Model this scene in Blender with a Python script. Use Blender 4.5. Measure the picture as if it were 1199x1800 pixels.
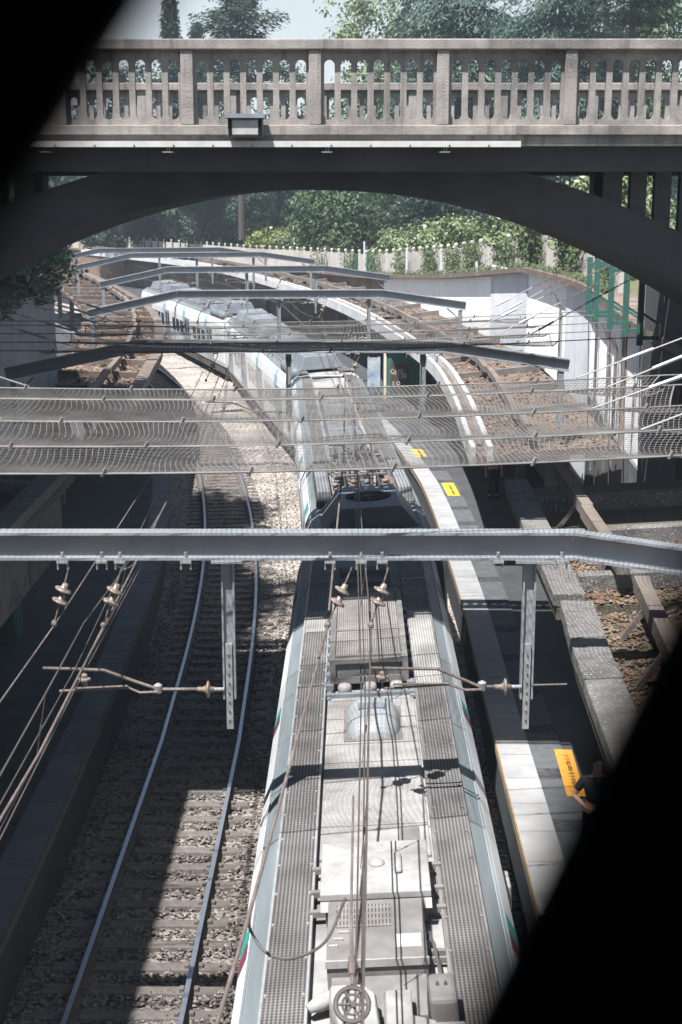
import bpy, bmesh, math, random
import numpy as np
from mathutils import Vector, Matrix, Euler
R = math.radians
random.seed(7); rng = np.random.default_rng(7)
for o in list(bpy.data.objects): bpy.data.objects.remove(o)
SC = bpy.context.scene
COL = SC.collection

# ------------------------------------------------------------------ camera, sky, sun, exposure
cd = bpy.data.cameras.new('camera'); cam = bpy.data.objects.new('camera', cd); COL.objects.link(cam)
cd.sensor_fit = 'VERTICAL'; cd.sensor_height = 36.0; cd.sensor_width = 24.0; cd.lens = 50.0
cd.clip_start = 0.02; cd.clip_end = 3000
cam.location = (0, 0, 10.5); cam.rotation_euler = (R(90 - 12.84), 0, 0)
cd.dof.use_dof = True; cd.dof.focus_distance = 24.0; cd.dof.aperture_fstop = 3.7
SC.camera = cam
SUN = Vector((0.285, 0.37, -1.0)).normalized()
w = bpy.data.worlds.new('World'); SC.world = w; w.use_nodes = True
nt = w.node_tree; nt.nodes.clear()
sky = nt.nodes.new('ShaderNodeTexSky'); sky.sky_type = 'NISHITA'; sky.sun_disc = False
sky.sun_elevation = R(65.0); sky.sun_rotation = R(217.6); sky.air_density = 1.2; sky.dust_density = 1.0; sky.ozone_density = 1.0
bg = nt.nodes.new('ShaderNodeBackground'); bg.inputs[1].default_value = 0.05
ow = nt.nodes.new('ShaderNodeOutputWorld')
tcw = nt.nodes.new('ShaderNodeTexCoord'); sxw = nt.nodes.new('ShaderNodeSeparateXYZ'); nt.links.new(tcw.outputs['Generated'], sxw.inputs[0])
mrw = nt.nodes.new('ShaderNodeMapRange'); mrw.inputs[1].default_value = 0.02; mrw.inputs[2].default_value = 0.42; mrw.inputs[3].default_value = 0.95; mrw.inputs[4].default_value = 0.0; nt.links.new(sxw.outputs[2], mrw.inputs[0])
mxw = nt.nodes.new('ShaderNodeMix'); mxw.data_type = 'RGBA'; nt.links.new(mrw.outputs[0], mxw.inputs[0]); nt.links.new(sky.outputs[0], mxw.inputs[6]); mxw.inputs[7].default_value = (6.0, 6.5, 6.9, 1)   # pale summer haze low in the sky
nt.links.new(mxw.outputs[2], bg.inputs[0]); nt.links.new(bg.outputs[0], ow.inputs[0])
sl = bpy.data.lights.new('sun', 'SUN'); sl.energy = 5.0; sl.angle = R(0.5); sl.color = (1.0, 0.98, 0.955)
so = bpy.data.objects.new('sun', sl); COL.objects.link(so)
so.rotation_euler = SUN.to_track_quat('-Z', 'Y').to_euler(); so.location = (-20, -20, 60)
SC.view_settings.view_transform = 'Standard'; SC.view_settings.look = 'None'
SC.view_settings.exposure = 1.4; SC.view_settings.gamma = 1.0
SC.cycles.max_bounces = 6; SC.cycles.transparent_max_bounces = 8

# ------------------------------------------------------------------ materials
MATS = {}
def mat(name, c1, c2=None, c3=None, rough=0.85, metal=0.0, scale=3.0, detail=6.0, lo=0.35, hi=0.65,
        bump=0.0, bscale=None, bdist=0.02, speck=None, streak=None, spec=0.4, stretch=None, trans=0.0):
    """noise mix of two colours, optional third by a coarse noise, speckle, vertical streak stains, bump"""
    if name in MATS: return MATS[name]
    m = bpy.data.materials.new(name); m.use_nodes = True; N = m.node_tree.nodes; L = m.node_tree.links
    b = N['Principled BSDF']; b.inputs['Roughness'].default_value = rough; b.inputs['Metallic'].default_value = metal
    b.inputs['Specular IOR Level'].default_value = spec
    tc = N.new('ShaderNodeTexCoord'); co = tc.outputs['Object']
    if stretch:
        mp = N.new('ShaderNodeMapping'); mp.inputs['Scale'].default_value = stretch; L.new(co, mp.inputs[0]); co = mp.outputs[0]
    def noise(s, d=detail, c=co, r=0.6):
        n = N.new('ShaderNodeTexNoise'); n.inputs['Scale'].default_value = s; n.inputs['Detail'].default_value = d
        n.inputs['Roughness'].default_value = r
        L.new(c, n.inputs['Vector']); return n.outputs['Fac']
    def ramp(f, a, bb):
        r = N.new('ShaderNodeMapRange'); r.inputs[1].default_value = a; r.inputs[2].default_value = bb; L.new(f, r.inputs[0]); return r.outputs[0]
    def mix(f, a, bb):
        x = N.new('ShaderNodeMix'); x.data_type = 'RGBA'
        L.new(f, x.inputs[0])
        for i, v in ((6, a), (7, bb)):
            if hasattr(v, 'is_linked'): L.new(v, x.inputs[i])
            else: x.inputs[i].default_value = (*v, 1)
        return x.outputs[2]
    col = None
    if c2: col = mix(ramp(noise(scale), lo, hi), c1, c2)
    if c3: col = mix(ramp(noise(scale * 0.23, 4), 0.5, 0.72), col if col else c1, c3)
    if speck:
        sc_, cc, amt = speck
        col = mix(ramp(noise(sc_, 2), 1 - amt, 1 - amt + 0.08), col if col else c1, cc)
    if streak:
        cc, sx, amt = streak
        mp = N.new('ShaderNodeMapping'); mp.inputs['Scale'].default_value = (sx, sx, sx * 0.06); L.new(tc.outputs['Object'], mp.inputs[0])
        col = mix(ramp(noise(1.0, 5, mp.outputs[0]), 1 - amt, 1 - amt + 0.25), col if col else c1, cc)
    if col: L.new(col, b.inputs['Base Color'])
    else: b.inputs['Base Color'].default_value = (*c1, 1)
    if bump:
        bn = N.new('ShaderNodeBump'); bn.inputs['Strength'].default_value = bump; bn.inputs['Distance'].default_value = bdist
        L.new(noise(bscale or scale * 6, 5), bn.inputs['Height']); L.new(bn.outputs[0], b.inputs['Normal'])
    if trans:
        t = N.new('ShaderNodeBsdfTranslucent'); ms = N.new('ShaderNodeMixShader'); ms.inputs[0].default_value = trans
        if col: L.new(col, t.inputs[0])
        else: t.inputs[0].default_value = (*c1, 1)
        out = N['Material Output']
        L.new(b.outputs[0], ms.inputs[1]); L.new(t.outputs[0], ms.inputs[2]); L.new(ms.outputs[0], out.inputs[0])
    MATS[name] = m; return m

def mat_voronoi(name, cols, scale, bump=0.8, bdist=0.03, rough=0.9):
    m = bpy.data.materials.new(name); m.use_nodes = True; N = m.node_tree.nodes; L = m.node_tree.links
    b = N['Principled BSDF']; b.inputs['Roughness'].default_value = rough; b.inputs['Specular IOR Level'].default_value = 0.25
    tc = N.new('ShaderNodeTexCoord')
    v = N.new('ShaderNodeTexVoronoi'); v.inputs['Scale'].default_value = scale; L.new(tc.outputs['Object'], v.inputs['Vector'])
    sp = N.new('ShaderNodeSeparateColor'); L.new(v.outputs['Color'], sp.inputs[0])
    cr = N.new('ShaderNodeValToRGB'); els = cr.color_ramp.elements
    for i, c in enumerate(cols):
        e = els[i] if i < 2 else els.new(0.5)
        e.position = i / (len(cols) - 1); e.color = (*c, 1)
    L.new(sp.outputs[0], cr.inputs[0])
    n = N.new('ShaderNodeTexNoise'); n.inputs['Scale'].default_value = 0.8; n.inputs['Detail'].default_value = 5; L.new(tc.outputs['Object'], n.inputs['Vector'])
    mr = N.new('ShaderNodeMapRange'); mr.inputs[1].default_value = 0.3; mr.inputs[2].default_value = 0.7; mr.inputs[3].default_value = 0.7; mr.inputs[4].default_value = 1.15; L.new(n.outputs['Fac'], mr.inputs[0])
    mx = N.new('ShaderNodeVectorMath'); mx.operation = 'SCALE'; L.new(cr.outputs[0], mx.inputs[0]); L.new(mr.outputs[0], mx.inputs['Scale'])
    L.new(mx.outputs[0], b.inputs['Base Color'])
    bn = N.new('ShaderNodeBump'); bn.inputs['Strength'].default_value = bump; bn.inputs['Distance'].default_value = bdist; bn.invert = True
    L.new(v.outputs['Distance'], bn.inputs['Height']); L.new(bn.outputs[0], b.inputs['Normal'])
    MATS[name] = m; return m

def mat_stripes(name, c1, c2, freq, axis=0, rough=0.7, metal=0.0, cross=0.0, duty=0.5, bump=0.4):
    """fine parallel slats / grating bars along one local axis, with optional cross bars"""
    m = bpy.data.materials.new(name); m.use_nodes = True; N = m.node_tree.nodes; L = m.node_tree.links
    b = N['Principled BSDF']; b.inputs['Roughness'].default_value = rough; b.inputs['Metallic'].default_value = metal
    tc = N.new('ShaderNodeTexCoord'); sx = N.new('ShaderNodeSeparateXYZ'); L.new(tc.outputs['Object'], sx.inputs[0])
    def saw(ax, fr, du):
        a = N.new('ShaderNodeMath'); a.operation = 'MULTIPLY'; a.inputs[1].default_value = fr; L.new(sx.outputs[ax], a.inputs[0])
        f = N.new('ShaderNodeMath'); f.operation = 'FRACT'; L.new(a.outputs[0], f.inputs[0])
        g = N.new('ShaderNodeMath'); g.operation = 'LESS_THAN'; g.inputs[1].default_value = du; L.new(f.outputs[0], g.inputs[0]); return g.outputs[0]
    f = saw(axis, freq, duty)
    if cross:
        g = N.new('ShaderNodeMath'); g.operation = 'MAXIMUM'; L.new(f, g.inputs[0]); L.new(saw(1 - axis, cross, 0.25), g.inputs[1]); f = g.outputs[0]
    n = N.new('ShaderNodeTexNoise'); n.inputs['Scale'].default_value = 1.7; n.inputs['Detail'].default_value = 7; L.new(tc.outputs['Object'], n.inputs['Vector'])
    mx = N.new('ShaderNodeMix'); mx.data_type = 'RGBA'; L.new(f, mx.inputs[0]); mx.inputs[6].default_value = (*c1, 1); mx.inputs[7].default_value = (*c2, 1)
    mr = N.new('ShaderNodeMapRange'); mr.inputs[1].default_value = 0.3; mr.inputs[2].default_value = 0.7; mr.inputs[3].default_value = 0.6; mr.inputs[4].default_value = 1.25; L.new(n.outputs['Fac'], mr.inputs[0])
    vm = N.new('ShaderNodeVectorMath'); vm.operation = 'SCALE'; L.new(mx.outputs[2], vm.inputs[0]); L.new(mr.outputs[0], vm.inputs['Scale'])
    L.new(vm.outputs[0], b.inputs['Base Color'])
    bn = N.new('ShaderNodeBump'); bn.inputs['Strength'].default_value = bump; bn.inputs['Distance'].default_value = 0.01; L.new(f, bn.inputs['Height']); L.new(bn.outputs[0], b.inputs['Normal'])
    MATS[name] = m; return m

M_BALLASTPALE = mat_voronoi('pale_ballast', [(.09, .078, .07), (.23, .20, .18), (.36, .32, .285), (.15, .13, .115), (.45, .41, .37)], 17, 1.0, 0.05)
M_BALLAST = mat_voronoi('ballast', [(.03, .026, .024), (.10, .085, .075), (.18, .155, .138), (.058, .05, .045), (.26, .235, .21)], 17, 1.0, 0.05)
M_ASPHALT = mat('asphalt', (.034, .036, .04), (.048, .05, .052), (.027, .028, .03), scale=1.2, bump=0.3, bscale=90, speck=(140, (.11, .11, .11), .35))
M_COPING = mat('platform_coping', (.27, .27, .27), (.21, .21, .215), (.31, .31, .31), scale=2.5, bump=0.2, bscale=60, speck=(30, (.2, .19, .18), .3))
M_PAVER = mat('platform_paver', (.085, .09, .097), (.06, .064, .068), scale=4, bump=0.3, bscale=80)
M_TACTILE = mat_voronoi('tactile_paving', [(.03, .032, .035), (.065, .066, .07)], 14, 0.8, 0.02)
M_YEL = mat('yellow_marking', (.26, .16, .06), (.18, .115, .05), scale=9, rough=.6)
M_YELLOWSIGN = mat('yellow_sign', (.52, .40, .04), (.44, .33, .04), scale=9, rough=.6)
M_ORANGESIGN = mat('orange_sign', (.50, .24, .03), (.42, .19, .025), scale=9, rough=.6)
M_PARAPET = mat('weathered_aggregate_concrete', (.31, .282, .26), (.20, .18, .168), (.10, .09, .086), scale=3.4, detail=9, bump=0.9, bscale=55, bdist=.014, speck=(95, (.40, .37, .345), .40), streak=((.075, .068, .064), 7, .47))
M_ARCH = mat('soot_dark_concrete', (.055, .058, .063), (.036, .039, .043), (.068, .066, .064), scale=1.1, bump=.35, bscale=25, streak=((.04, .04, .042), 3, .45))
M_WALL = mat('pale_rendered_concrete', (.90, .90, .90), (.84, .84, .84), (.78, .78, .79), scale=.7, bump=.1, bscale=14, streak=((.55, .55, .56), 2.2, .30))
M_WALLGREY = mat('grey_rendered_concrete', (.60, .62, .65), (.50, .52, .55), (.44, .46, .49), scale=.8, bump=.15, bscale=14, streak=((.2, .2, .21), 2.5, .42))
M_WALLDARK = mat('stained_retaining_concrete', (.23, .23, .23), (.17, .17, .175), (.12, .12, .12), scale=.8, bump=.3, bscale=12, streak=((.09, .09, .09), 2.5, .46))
M_WCOPE = mat('mossy_coping', (.16, .12, .095), (.10, .075, .06), (.22, .17, .13), scale=6, bump=.8, bscale=30)
M_FENCE = mat('fence_concrete', (.44, .41, .375), (.36, .335, .31), (.28, .26, .24), scale=1.5, bump=.25, bscale=20, streak=((.17, .15, .13), 5, .36))
M_CANOPY = mat('old_canopy_concrete', (.14, .128, .117), (.095, .086, .08), (.17, .163, .157), scale=3, bump=.6, bscale=30, speck=(24, (.42, .41, .4), .34), streak=((.08, .075, .07), 4, .4))
M_CANOPYPALE = mat('pale_canopy_concrete', (.15, .145, .137), (.098, .094, .09), (.062, .06, .056), scale=4.5, detail=9, bump=.8, bscale=30, speck=(26, (.30, .297, .29), .40))
M_MOSS = mat('mossy_slab', (.07, .065, .045), (.10, .085, .06), (.055, .07, .035), scale=5, bump=.7, bscale=35, speck=(40, (.2, .15, .11), .4))
M_LEAFSLAB = mat('leaf_covered_slab', (.125, .092, .072), (.075, .056, .046), (.17, .14, .12), scale=9, detail=8, bump=1.0, bscale=40, speck=(35, (.45, .38, .32), .36))
M_LITTER = mat('dead_leaves', (.19, .115, .075), (.10, .063, .048), (.25, .19, .145), scale=11, rough=.8)
M_TIMBER = mat('weathered_timber', (.17, .142, .118), (.11, .09, .076), scale=3, bump=.6, bscale=12, stretch=(1, .25, 1))
M_STEEL = mat('grey_painted_steel', (.21, .225, .24), (.17, .185, .20), (.25, .26, .27), scale=2.5, rough=.55, spec=.5, bump=.08, bscale=20)
M_GALV = mat('galvanised_steel', (.34, .34, .34), (.26, .26, .265), scale=7, rough=.5, metal=.35)
M_RUST = mat('rusty_steel', (.125, .102, .09), (.085, .068, .06), (.175, .15, .135), scale=9, rough=.75)
M_WIRE = mat('catenary_copper', (.12, .10, .09), (.085, .074, .067), scale=3, rough=.5, metal=.4)
M_DARKWIRE = mat('dark_cable', (.05, .045, .045), (.08, .07, .065), scale=6, rough=.6)
M_INSUL = mat('brown_insulator', (.22, .175, .148), (.15, .12, .10), scale=12, rough=.35)
M_NET = mat('netting_wire', (.19, .18, .17), (.12, .114, .11), scale=3, rough=.6, metal=.2)
M_GREEN = mat('green_painted_steel', (.045, .13, .108), (.036, .10, .085), scale=4, rough=.5)
M_RAILTOP = mat('polished_rail', (.40, .43, .48), (.34, .37, .42), scale=6, rough=.32, metal=.8)
M_RAIL = mat('rusty_rail', (.12, .085, .07), (.08, .06, .05), scale=8)
M_SLEEPER = mat('sleeper_concrete', (.125, .11, .10), (.09, .08, .072), (.062, .055, .05), scale=6, bump=.4, bscale=40)
M_WHITE = mat('white_train_paint', (.66, .67, .68), (.58, .59, .60), (.50, .51, .52), scale=1.6, rough=.38, spec=.5)
M_GUTTER = mat('pale_blue_train_paint', (.155, .18, .192), (.12, .142, .152), (.095, .11, .118), scale=2.2, rough=.5, stretch=(3, .3, 3))
M_ROOF = mat('dusty_roof_paint', (.28, .273, .266), (.19, .183, .176), (.085, .079, .073), scale=2.6, detail=9, rough=.8, bump=.15, bscale=20, speck=(45, (.10, .09, .08), .35))
M_ROOFWHITE = mat('white_roof_box', (.31, .306, .299), (.215, .209, .202), (.11, .104, .097), scale=3.5, rough=.65, detail=9, speck=(26, (.10, .088, .078), .34), streak=((.13, .115, .10), 9, .38))
M_ROOFGREY = mat('grey_roof_box', (.165, .158, .151), (.11, .104, .099), (.07, .065, .061), scale=3, rough=.7)
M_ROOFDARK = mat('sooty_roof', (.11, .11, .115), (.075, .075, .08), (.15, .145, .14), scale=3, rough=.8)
M_ROOFSTEEL = mat('blue_grey_roof_steel', (.16, .18, .20), (.12, .137, .153), (.095, .105, .115), scale=3, rough=.55)
M_GRATE = mat_stripes('walkway_grating', (.03, .029, .0285), (.13, .122, .117), 26, 0, cross=22, duty=.42)
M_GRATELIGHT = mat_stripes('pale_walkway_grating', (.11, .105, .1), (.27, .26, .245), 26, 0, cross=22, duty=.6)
M_SLAT = mat_stripes('resistor_slats', (.05, .045, .042), (.18, .165, .155), 30, 0, cross=9, duty=.6)
M_RIBBED = mat_stripes('ribbed_panel', (.09, .095, .10), (.19, .197, .203), 14, 0, duty=.6)
M_GLASS = mat('train_window', (.02, .025, .03), rough=.08, spec=.8)
M_TEAL = mat('teal_stripe', (.03, .34, .30), rough=.4)
M_MAROON = mat('maroon_stripe', (.20, .05, .08), rough=.4)
M_BLUEGREY = mat('blue_grey_stripe', (.25, .36, .42), rough=.4)
M_DOOR = mat('train_door', (.30, .32, .34), (.25, .27, .29), scale=2, rough=.4)
M_UNDER = mat('underframe', (.05, .047, .045), (.08, .07, .065), scale=5)
M_BLACK = mat('black_paint', (.008, .008, .009), rough=.75, spec=.1)
M_SIGN = mat('sign_panel', (.40, .39, .37), (.31, .30, .28), scale=8, rough=.5)
M_BOXGREY = mat('lantern_metal', (.14, .15, .17), (.10, .11, .125), scale=6, rough=.6)
M_EARTH = mat('earth', (.12, .09, .06), (.08, .065, .04), (.07, .085, .035), scale=1.5, bump=.8, bscale=9)
M_GRASS = mat('grass_ground', (.06, .085, .03), (.09, .10, .04), (.12, .10, .06), scale=1.2, bump=.6, bscale=12)
M_BROWNWALL = mat('brown_station_wall', (.20, .135, .10), (.14, .095, .075), (.26, .19, .15), scale=2, bump=.3, bscale=18, streak=((.08, .06, .05), 4, .4))
M_BARK = mat('bark', (.07, .058, .048), (.042, .035, .03), scale=5, bump=1.0, bscale=14, stretch=(3, 3, .5))
def leafmat(n, a, b, c): return mat(n, a, b, c, scale=.9, rough=.55, trans=.28, spec=.35)
L_DARK = leafmat('dark_needles', (.026, .047, .03), (.038, .062, .038), (.019, .034, .024))
L_CEDAR = leafmat('cedar_needles', (.05, .088, .066), (.07, .11, .082), (.032, .06, .046))
L_MID = leafmat('mid_leaves', (.055, .094, .04), (.08, .12, .052), (.036, .066, .03))
L_LIGHT = leafmat('light_leaves', (.14, .19, .085), (.19, .235, .115), (.10, .145, .066))
L_LIME = leafmat('lime_leaves', (.23, .27, .075), (.29, .32, .11), (.165, .20, .065))
L_IVY = leafmat('creeper_leaves', (.07, .105, .042), (.105, .13, .058), (.045, .072, .032))
L_PALE = leafmat('pale_broad_leaves', (.095, .13, .086), (.15, .185, .125), (.055, .085, .052))
M_BLOSSOM = mat('blossom', (.6, .55, .48), (.55, .45, .38), scale=3)
M_SKIN = mat('skin', (.45, .27, .20), (.40, .23, .17), scale=6, rough=.5)
M_HAIR = mat('dark_hair', (.03, .02, .015), rough=.6)
M_CLOTHBLACK = mat('black_cloth', (.012, .012, .014), (.02, .02, .022), scale=8)
M_CLOTHNAVY = mat('navy_cloth', (.03, .035, .05), (.02, .024, .035), scale=8)
M_SHOE = mat('black_shoe', (.015, .014, .014), rough=.5)
M_BRICK = mat('sooty_brickwork', (.14, .09, .07), (.10, .07, .06), (.08, .07, .065), scale=3, bump=.4, bscale=12)
M_POSTERBLUE = mat('poster_blue', (.12, .2, .32), (.5, .5, .48), (.16, .25, .33), scale=1.5, rough=.4)
M_TEXT = mat('dark_lettering', (.015, .015, .015), rough=.6)
M_TEXTPALE = mat('pale_lettering', (.65, .58, .46), rough=.6)
M_RED = mat('red_marking', (.6, .06, .03), rough=.6)
M_BROWNPANEL = mat('brown_panel', (.07, .05, .04), rough=.5)

# ------------------------------------------------------------------ mesh helpers
ORG = {}
class MB:
    def __init__(s): s.v = []; s.f = []; s.k = []; s.mi = 0
    def add(s, vs, fs):
        n = len(s.v); s.v += [tuple(v) for v in vs]; s.f += [tuple(i + n for i in f) for f in fs]; s.k += [s.mi] * len(fs); return s
    def box(s, x0, x1, y0, y1, z0, z1):
        v = [(x0, y0, z0), (x1, y0, z0), (x1, y1, z0), (x0, y1, z0), (x0, y0, z1), (x1, y0, z1), (x1, y1, z1), (x0, y1, z1)]
        return s.add(v, [(3, 2, 1, 0), (4, 5, 6, 7), (0, 1, 5, 4), (1, 2, 6, 5), (2, 3, 7, 6), (3, 0, 4, 7)])
    def taper(s, x0, x1, y0, y1, z0, z1, i=.05, j=None):
        j = i if j is None else j
        v = [(x0, y0, z0), (x1, y0, z0), (x1, y1, z0), (x0, y1, z0), (x0 + i, y0 + j, z1), (x1 - i, y0 + j, z1), (x1 - i, y1 - j, z1), (x0 + i, y1 - j, z1)]
        return s.add(v, [(3, 2, 1, 0), (4, 5, 6, 7), (0, 1, 5, 4), (1, 2, 6, 5), (2, 3, 7, 6), (3, 0, 4, 7)])
    def beam(s, p, q, wd, ht, up=(0, 0, 1)):
        p = Vector(p); q = Vector(q); d = (q - p).normalized(); u = Vector(up); sd = d.cross(u)
        if sd.length < 1e-4: sd = d.cross(Vector((1, 0, 0)))
        sd.normalize(); u = sd.cross(d).normalized()
        a = sd * wd / 2; b = u * ht / 2
        v = [p - a - b, p + a - b, p + a + b, p - a + b, q - a - b, q + a - b, q + a + b, q - a + b]
        return s.add(v, [(0, 1, 2, 3), (7, 6, 5, 4), (0, 4, 5, 1), (1, 5, 6, 2), (2, 6, 7, 3), (3, 7, 4, 0)])
    def tube(s, pts, r, n=6, cap=True):
        P = [Vector(p) for p in pts]; rs = r if isinstance(r, (list, tuple)) else [r] * len(P)
        base = len(s.v); vs = []; fs = []
        d0 = (P[1] - P[0]).normalized(); u = d0.orthogonal().normalized()
        for i, p in enumerate(P):
            d = ((P[min(i + 1, len(P) - 1)] - P[max(i - 1, 0)])).normalized()
            u = (u - d * u.dot(d)); u = u.normalized() if u.length > 1e-5 else d.orthogonal().normalized()
            v = d.cross(u)
            for k in range(n):
                a = 2 * math.pi * k / n; vs.append(p + (u * math.cos(a) + v * math.sin(a)) * rs[i])
        for i in range(len(P) - 1):
            for k in range(n):
                k2 = (k + 1) % n; fs.append((i * n + k, i * n + k2, (i + 1) * n + k2, (i + 1) * n + k))
        if cap: fs.append(tuple(range(n))[::-1]); fs.append(tuple((len(P) - 1) * n + k for k in range(n)))
        return s.add(vs, fs)
    def lathe(s, o, ax, prof, n=12):
        o = Vector(o); ax = Vector(ax).normalized(); u = ax.orthogonal().normalized(); v = ax.cross(u); vs = []; fs = []
        for h, r in prof:
            for k in range(n):
                a = 2 * math.pi * k / n; vs.append(o + ax * h + (u * math.cos(a) + v * math.sin(a)) * r)
        for i in range(len(prof) - 1):
            for k in range(n):
                k2 = (k + 1) % n; fs.append((i * n + k, i * n + k2, (i + 1) * n + k2, (i + 1) * n + k))
        fs.append(tuple(range(n))[::-1]); fs.append(tuple((len(prof) - 1) * n + k for k in range(n)))
        return s.add(vs, fs)
    def prism(s, poly, f0, f1):
        n = len(poly); vs = [f0(*p) for p in poly] + [f1(*p) for p in poly]
        fs = [tuple(range(n))[::-1], tuple(range(n, 2 * n))] + [(i, (i + 1) % n, n + (i + 1) % n, n + i) for i in range(n)]
        return s.add(vs, fs)
    def sweep(s, frames, prof, closed=True, caps=True):
        """frames: (point, right); prof: list of (d, z)"""
        n = len(prof); vs = []; fs = []
        for p, r in frames:
            for d, z in prof: vs.append((p[0] + r[0] * d, p[1] + r[1] * d, p[2] + z))
        m = n if closed else n - 1
        for i in range(len(frames) - 1):
            for k in range(m):
                k2 = (k + 1) % n; fs.append((i * n + k, i * n + k2, (i + 1) * n + k2, (i + 1) * n + k))
        if closed and caps: fs.append(tuple(range(n))[::-1]); fs.append(tuple((len(frames) - 1) * n + k for k in range(n)))
        return s.add(vs, fs)
    def build(s, name, mats, parent=None, smooth=False, bevel=0, label=None, kind=None, cat=None, group=None):
        org = ORG.get(parent.as_pointer(), Vector()) if parent else Vector()
        me = bpy.data.meshes.new(name)
        me.from_pydata([(v[0] - org[0], v[1] - org[1], v[2] - org[2]) for v in s.v], [], s.f)
        for m in (mats if isinstance(mats, (list, tuple)) else [mats]): me.materials.append(m)
        if any(s.k): me.polygons.foreach_set('material_index', s.k)
        if smooth: me.polygons.foreach_set('use_smooth', [True] * len(me.polygons))
        me.update()
        o = bpy.data.objects.new(name, me); COL.objects.link(o)
        bm = bmesh.new(); bm.from_mesh(me); bmesh.ops.recalc_face_normals(bm, faces=bm.faces); bm.to_mesh(me); bm.free()
        if parent: o.parent = parent
        ORG[o.as_pointer()] = org
        if bevel:
            b = o.modifiers.new('bevel', 'BEVEL'); b.width = bevel; b.segments = 2; b.limit_method = 'ANGLE'
        tag(o, label, cat, group, kind); return o

def tag(o, label=None, cat=None, group=None, kind=None):
    if label: o['label'] = label
    if cat: o['category'] = cat
    if group: o['group'] = group
    if kind: o['kind'] = kind
    return o
def thing(name, label, cat, loc=(0, 0, 0), group=None, local=False, rot=(0, 0, 0)):
    o = bpy.data.objects.new(name, None); COL.objects.link(o); o.location = loc; o.rotation_euler = rot
    o.empty_display_size = .3; ORG[o.as_pointer()] = Vector() if local else Vector(loc)
    return tag(o, label, cat, group)
def copy_tree(o, parent=None, label=None):
    c = o.copy(); COL.objects.link(c)
    if parent: c.parent = parent
    if label: c['label'] = label
    for ch in list(o.children): copy_tree(ch, c)
    return c
def copy_part(o, parent, loc=None):
    c = o.copy(); COL.objects.link(c); c.parent = parent
    if loc is not None: c.location = loc
    ORG[c.as_pointer()] = ORG[o.as_pointer()]; return c
def text_mesh(name, body, size, m, parent, M, align='CENTER', ext=.002):
    cu = bpy.data.curves.new(name, 'FONT'); cu.body = body; cu.size = size; cu.align_x = align; cu.align_y = 'CENTER'; cu.extrude = ext
    t = bpy.data.objects.new('text_tmp', cu); COL.objects.link(t)
    dg = bpy.context.evaluated_depsgraph_get(); me = bpy.data.meshes.new_from_object(t.evaluated_get(dg))
    bpy.data.objects.remove(t); me.name = name; me.materials.clear(); me.materials.append(m); me.transform(M)
    o = bpy.data.objects.new(name, me); COL.objects.link(o); o.parent = parent; return o
def poly_at(pts, y):
    return float(np.interp(y, [p[0] for p in pts], [p[1] for p in pts]))

# ------------------------------------------------------------------ reference curve (train track centre, rail level)
X0, S0, H0, RAD = 0.43, 30.0, 0.0095, 195.0
_tab = [(X0, 0.0, H0)]
for i in range(2000):
    s_ = i * .1; h_ = H0 - max(0, s_ + .05 - S0) / RAD
    x_, y_, _ = _tab[-1]; _tab.append((x_ + math.sin(h_) * .1, y_ + math.cos(h_) * .1, h_))
def ref(s, d=0.0, z=0.0):
    if s < 0: x, y, h = X0 + H0 * s, s, H0
    else:
        i = min(int(s / .1), 1999); f = s / .1 - i; a, b = _tab[i], _tab[i + 1]; x = a[0] + (b[0] - a[0]) * f; y = a[1] + (b[1] - a[1]) * f; h = a[2]
    rt = (math.cos(h), -math.sin(h))
    return Vector((x + rt[0] * d, y + rt[1] * d, z)), Vector((rt[0], rt[1], 0)), h
def frames(s0, s1, off, step=1.5, z=0.0):
    n = max(2, int((s1 - s0) / step) + 1); out = []
    for i in range(n):
        s = s0 + (s1 - s0) * i / (n - 1); d = off(s) if callable(off) else off
        p, r, _ = ref(s, d, z); out.append((p, r))
    return out
def pl_frames(pts, z=None):
    """frames along a plan polyline (right-hand normals)"""
    out = []
    for i, p in enumerate(pts):
        a = Vector(pts[max(i - 1, 0)][:2]); b = Vector(pts[min(i + 1, len(pts) - 1)][:2]); d = (b - a).normalized()
        out.append(((p[0], p[1], p[2] if z is None else z), (d.y, -d.x)))
    return out
def smooth_pl(pts, n=8):
    """Catmull-Rom through points"""
    P = [np.array(p, float) for p in pts]; P = [2 * P[0] - P[1]] + P + [2 * P[-1] - P[-2]]; out = []
    for i in range(1, len(P) - 2):
        for k in range(n):
            t = k / n; a, b, c, d = P[i - 1:i + 3]
            out.append(tuple(.5 * ((2 * b) + (-a + c) * t + (2 * a - 5 * b + 4 * c - d) * t * t + (-a + 3 * b - 3 * c + d) * t ** 3)))
    out.append(tuple(P[-2])); return out
offL = lambda s: -float(np.interp(s, [0, 26, 39, 54, 71, 100], [3.4, 3.42, 3.75, 4.2, 4.75, 5.1]))
offPR = lambda s: float(np.interp(s, [0, 25, 36, 46, 60], [2.1, 2.12, 2.2, 2.5, 2.6]))
offPL = lambda s: -float(np.interp(s, [0, 20, 27, 36, 49, 56, 63, 100], [5.0, 5.05, 5.15, 5.45, 6.0, 6.3, 6.6, 7.2]))

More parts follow.
